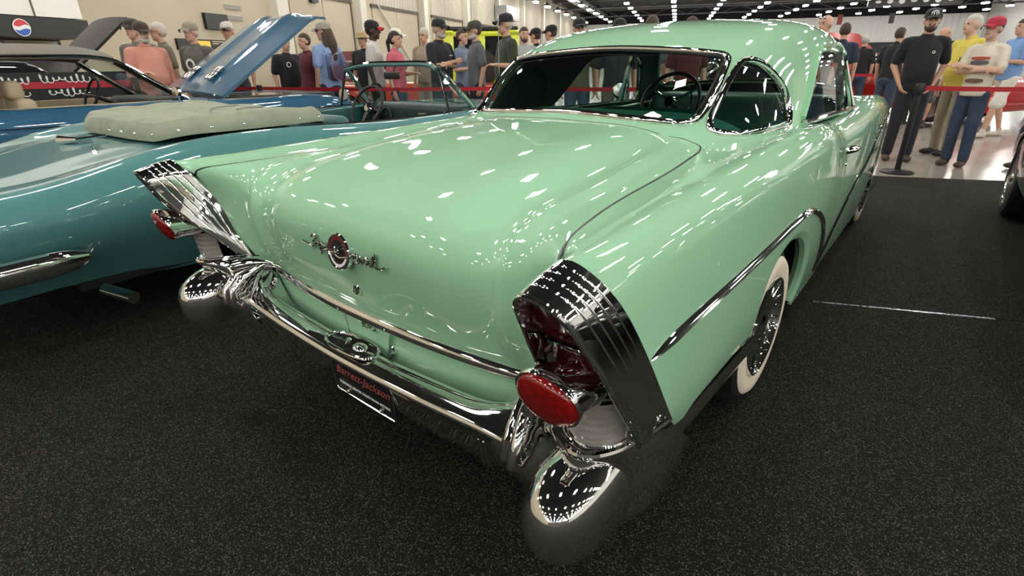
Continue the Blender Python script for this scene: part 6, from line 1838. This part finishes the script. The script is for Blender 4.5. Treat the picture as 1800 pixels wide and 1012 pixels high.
def cap_m(P, s, V, hp, sm):
    b = MB()
    for sg in (1, -1):
        b.tube([tuple(hp(.000 * sg + .004 * sg, -.101, .100)), tuple(hp(.014 * sg, -.104, .088)), tuple(hp(.030 * sg, -.098, .080)), tuple(hp(.034 * sg, -.094, .062))], .0045 * s, 6)
        b.tube([tuple(hp(.010 * sg, -.108, .090)), tuple(hp(.012 * sg, -.110, .060))], .0045 * s, 6)
    b.tube([tuple(hp(.036 * math.cos(a), -.099 - .006 * math.sin(a), .078 + .030 * math.sin(a))) for a in np.linspace(.1, math.pi - .1, 10)], .004 * s, 6)
    b.build('cap_mark', M_LETTER, P)
    chest_mark('logo', x=.075, y=-.128, z=1.295)(P, s, V, hp, sm)

def backpack(P, s, V, hp, sm):
    b = MB(); b.rbox(tuple(V(-.15, .10, .98)), tuple(V(.15, .24, 1.36)), .06 * s, 4); b.build('clear_backpack', glass_mat('clear_plastic', (.75, .72, .78), rough=.15), P)
    b = MB(); b.tube([tuple(V(.15 * math.cos(a), .245, 1.17 + .19 * math.sin(a))) for a in np.linspace(0, 2 * math.pi, 24, endpoint=False)], .006 * s, 6, closed=True); b.build('backpack_seam', mat('strap_grey', (.25, .20, .24), .6), P)
    b = MB(); b.rbox(tuple(V(-.10, .12, 1.0)), tuple(V(.10, .20, 1.20)), .03 * s, 2); b.build('bag_content', mat('bag_purple', (.20, .14, .20), .7), P)
    for sg in (1, -1):
        b = MB(); b.tube([tuple(V(.11 * sg, .10, 1.36)), tuple(V(.12 * sg, .0, 1.47)), tuple(V(.12 * sg, -.12, 1.38)), tuple(V(.14 * sg, -.10, 1.15)), tuple(V(.13 * sg, .08, 1.02))], .014 * s, 6, flat=(1, .4)); b.build('strap', mat('strap_grey', (.25, .20, .24), .6), P)

def cane(P, s, V, hp, sm):
    b = MB(); b.tube([tuple(V(.33, -.10, .012)), tuple(V(.28, -.10, .88))], .011 * s, 8); b.tube([tuple(V(.28, -.16, .885)), tuple(V(.28, -.10, .90)), tuple(V(.28, -.03, .885))], .013 * s, 8); b.build('cane', M_BLACK, P)

def sunglasses_up(P, s, V, hp, sm):
    b = MB()
    for sg in (1, -1):
        b.ellipsoid(hp(.034 * sg, -.075, .085), (.026 * s, .012 * s, .020 * s), None, 10, 6)
    b.build('sunglasses', mat('mirror_lens', (.5, .55, .62), .1, 1.0), P)

# right-hand group by the barrier
pp('man in black t-shirt and black cap with hands by his pockets at the barrier', .68, 6.79, 1.79, 12, build=1.03, belly=.03, shirt='black_tee', shirt_c=BK, legs='navy', leg_c=(.016, .018, .028), head='cap', hair='brown', cap_c=BK, armR='pocket', armL='pocket', beard='brown', extra=cap_m, voxel=.011, turn=math.radians(-6))
pp('boy in cream printed t-shirt and crimson cap standing with folded arms', 1.29, 6.71, 1.665, -22, build=.92, shirt='cream_tee', shirt_c=(.72, .66, .54), legs='jeans', leg_c=(.035, .055, .10), head='cap', hair='brown', cap_c=(.42, .03, .06), brim_c=(.36, .02, .05), armR='crossB', armL='crossA', extra=boy_print, voxel=.010, skin_c='pale', turn=math.radians(-12))
pp('older white-haired man in yellow polo leaning on a black cane', 1.10, 7.62, 1.76, -50, build=1.05, belly=.06, shirt='yellow_polo', shirt_c=(.72, .58, .10), legs='khaki', leg_c=KH, head='hair', hair='white', armR='bent', armL='down', skin_c='pale', lean=-.04, extra=cane, shoe=mat('shoe_black', (.015, .015, .015), .5))
pp('man in light blue polo and white shorts striding at the right edge', 1.66, 10.3, 1.80, -55, build=1.05, belly=.06, shirt='sky_polo', shirt_c=(.18, .32, .60), legs='shorts', leg_c=(.70, .66, .58), head='hair', hair='brown', armR='bent', armL='down', stride=.9, shoe=mat('shoe_white', (.55, .50, .44), .6))
pp('visitor in dark jeans cut by the right edge of the picture', 1.98, 6.80, 1.74, -70, shirt='navy_tee', shirt_c=(.02, .03, .06), legs='jeans', leg_c=(.02, .03, .055), head='hair', hair='brown')
pp('bald man glimpsed behind the man in the black t-shirt', .62, 11.3, 1.76, 60, shirt='white_tee', shirt_c=(.6, .58, .55), head='none', legs='shorts', leg_c=(.10, .10, .11), skin_c='light')
pp('short-haired man leaning by the raised red hood', -.02, 10.7, 1.76, 150, shirt='black_tee', shirt_c=BK, head='hair', hair='brown', legs='jeans', leg_c=JN, lean=-.05)
pp('person seen from behind in black shirt and jeans beyond the far belt', -.78, 12.55, 1.72, 175, shirt='black_tee', shirt_c=BK, head='hair', hair='grey', legs='jeans', leg_c=JN)
pp('man from behind in navy shirt above the coupe roof', -.62, 9.1, 1.80, 180, shirt='navy_tee', shirt_c=(.015, .025, .06), head='hair', hair='brown', legs='jeans', leg_c=JN)
pp('bald man with sunglasses pushed up on his head behind the coupe roof', -.57, 7.3, 1.83, -40, shirt='black_tee', shirt_c=BK, head='none', hair='brown', skin_c='light', extra=sunglasses_up, legs='jeans', leg_c=JN)
# seen through and over the coupe
pp('grey-haired head showing just above the coupe roof', -2.45, 5.65, 1.85, 150, shirt='grey_tee', shirt_c=(.14, .15, .16), head='hair', hair='brown', legs='jeans', leg_c=JN)
pp('man in olive t-shirt and blue jeans seen through the rear window', -3.12, 4.80, 1.80, 10, shirt='olive_tee', shirt_c=(.12, .12, .075), head='cap', cap_c=BK, legs='jeans', leg_c=(.08, .13, .20))
pp('man in charcoal t-shirt and grey shorts seen through the rear window', -2.62, 5.02, 1.78, 5, build=1.1, shirt='charcoal_tee', shirt_c=(.03, .03, .035), head='cap', cap_c=BK, legs='shorts', leg_c=(.16, .16, .16))
pp('visitor in maroon shirt seen through the right of the rear window', -1.75, 5.35, 1.78, 20, shirt='wine_tee', shirt_c=(.10, .015, .02), head='hair', hair='brown', legs='jeans', leg_c=JN)
# behind the teal convertible
pp('man in dark green t-shirt, black cap and glasses facing left beside the coupe', -4.01, 4.29, 1.88, -70, build=1.1, belly=.03, shirt='forest_tee', shirt_c=(.035, .045, .022), head='cap', cap_c=BK, hair='grey', glasses=True, legs='jeans', leg_c=JN, armR='bent')
pp('man in grey button shirt and olive cap facing left', -4.80, 4.50, 1.84, -75, build=1.05, shirt='slate_polo', shirt_c=(.11, .12, .135), head='cap', hair='brown', cap_c=(.05, .05, .035), beard='grey', legs='navy', leg_c=(.02, .022, .035), extra=chest_mark('dash', x=-.08))
pp('woman in patterned blue top with hand to her face beside the grey-shirted man', -5.60, 5.02, 1.79, 60, female=True, shirt='pattern_blue', shirt_c=(.16, .20, .28), head='hair', hair='brown', armR='face', armL='bent', legs='navy', leg_c=(.03, .03, .04))
pp('man in black polo and black cap standing with crossed arms', -5.08, 4.01, 1.86, 50, build=1.05, belly=.03, shirt='black_polo', shirt_c=(.012, .012, .018), head='cap', hair='grey', cap_c=BK, armR='crossA', armL='crossB', legs='navy', leg_c=(.02, .02, .028), beard='grey', extra=chest_mark('dash', x=.08), voxel=.012)
pp('grey-haired man behind the left shoulder of the crossed-arms man', -6.85, 5.30, 1.87, -30, shirt='tan_tee', shirt_c=(.35, .27, .2), head='hair', hair='grey', glasses=True, legs='khaki', leg_c=KH)
pp('woman in coral pink top with dark ponytail facing right', -5.64, 3.62, 1.72, 65, female=True, shirt='coral_tee', shirt_c=(.60, .13, .17), head='ponytail', hair='black', legs='jeans', leg_c=JN, armR='bent', armL='down')
pp('person in white cap and turquoise top behind the ponytail woman', -7.0, 4.75, 1.84, 100, shirt='aqua_tee', shirt_c=(.25, .55, .58), head='cap', hair='brown', cap_c=(.75, .72, .64), legs='khaki', leg_c=KH)
pp('man in white t-shirt and black cap with red brim facing right', -6.09, 3.56, 1.87, 80, build=1.04, skin_c='dark', shirt='white_tee', shirt_c=(.78, .75, .72), head='cap', hair='black', cap_c=BK, brim_c=(.42, .03, .04), legs='black', leg_c=(.014, .014, .016), armR='bent', extra=chest_mark('ring', r=.07))
pp('man in wide tan hat behind the white t-shirt man', -7.15, 4.15, 1.79, -30, shirt='black_tee', shirt_c=BK, head='hat', hair='grey', cap_c=(.45, .33, .18), legs='khaki', leg_c=KH)
pp('long-haired visitor in light blue top and grey cap with a clear backpack', -6.65, 3.08, 1.86, -140, shirt='powder_tee', shirt_c=(.28, .40, .66), head='long', hair='long_brown', cap_c=(.34, .31, .26), legs='navy', leg_c=(.03, .035, .06), extra=backpack, turn=math.radians(30))
pp('man in maroon polo and khaki shorts beside the raised blue hood', -7.30, 3.12, 1.74, -60, build=1.05, shirt='maroon_polo', shirt_c=(.10, .012, .025), head='hair', hair='brown', legs='shorts', leg_c=KH)
pp('person in black t-shirt with a round white print half hidden by the blue hood', -7.75, 3.02, 1.72, 30, build=1.08, belly=.03, shirt='black_tee', shirt_c=BK, head='hair', hair='grey', legs='black', leg_c=(.014, .014, .016), extra=chest_mark('ring', x=-.07, z=1.31, r=.045))
# around the blue coupe
pp('man in salmon pink long-sleeved shirt and brown cap by the blue coupe', -7.60, .90, 1.82, 25, build=1.08, belly=.06, shirt='salmon_polo', shirt_c=(.60, .27, .20), sleeve='long', head='cap', hair='grey', cap_c=(.055, .035, .028), beard='grey', legs='navy', leg_c=(.03, .03, .04), armR='down', armL='bent', nod=math.radians(8))
pp('man in brown cap and grey shirt behind the salmon-shirted man', -8.20, 1.00, 1.89, -40, build=1.1, shirt='ash_tee', shirt_c=(.15, .14, .12), head='cap', hair='brown', cap_c=(.04, .028, .022), legs='navy', leg_c=(.03, .03, .04))
pp('white-haired man in glasses and olive shirt looking left', -8.35, 1.38, 1.88, -80, build=1.1, belly=.04, shirt='moss_tee', shirt_c=(.16, .15, .11), head='hair', hair='white', glasses=True, legs='khaki', leg_c=KH)
pp('man in grey t-shirt with white ring print and tan trucker cap', -7.55, 1.52, 1.84, -45, build=1.12, shirt='stone_tee', shirt_c=(.11, .105, .09), head='cap', hair='white', cap_c=(.30, .25, .19), legs='jeans', leg_c=JN, extra=chest_mark('ring', r=.075, z=1.24))
pp('man in dark shirt and cap with white front nearest the blue hood', -8.40, 2.42, 1.92, -15, shirt='dusk_tee', shirt_c=(.05, .045, .04), head='cap', hair='brown', cap_c=(.55, .5, .46), brim_c=(.14, .11, .09), legs='jeans', leg_c=JN, skin_c='tan')
# further back
pp('bearded man in pale grey shirt facing the camera near the roof edge', -5.15, 6.15, 1.84, 15, shirt='silver_tee', shirt_c=(.36, .37, .38), head='hair', hair='brown', beard='brown', legs='jeans', leg_c=JN)
pp('left of two people in black caps behind the coupe roof', -5.60, 7.1, 1.86, -120, shirt='black_tee', shirt_c=BK, head='cap', cap_c=BK, legs='jeans', leg_c=JN)
pp('right of two people in black caps behind the coupe roof', -5.05, 6.85, 1.88, -110, shirt='black_tee', shirt_c=BK, head='cap', cap_c=BK, legs='jeans', leg_c=JN)
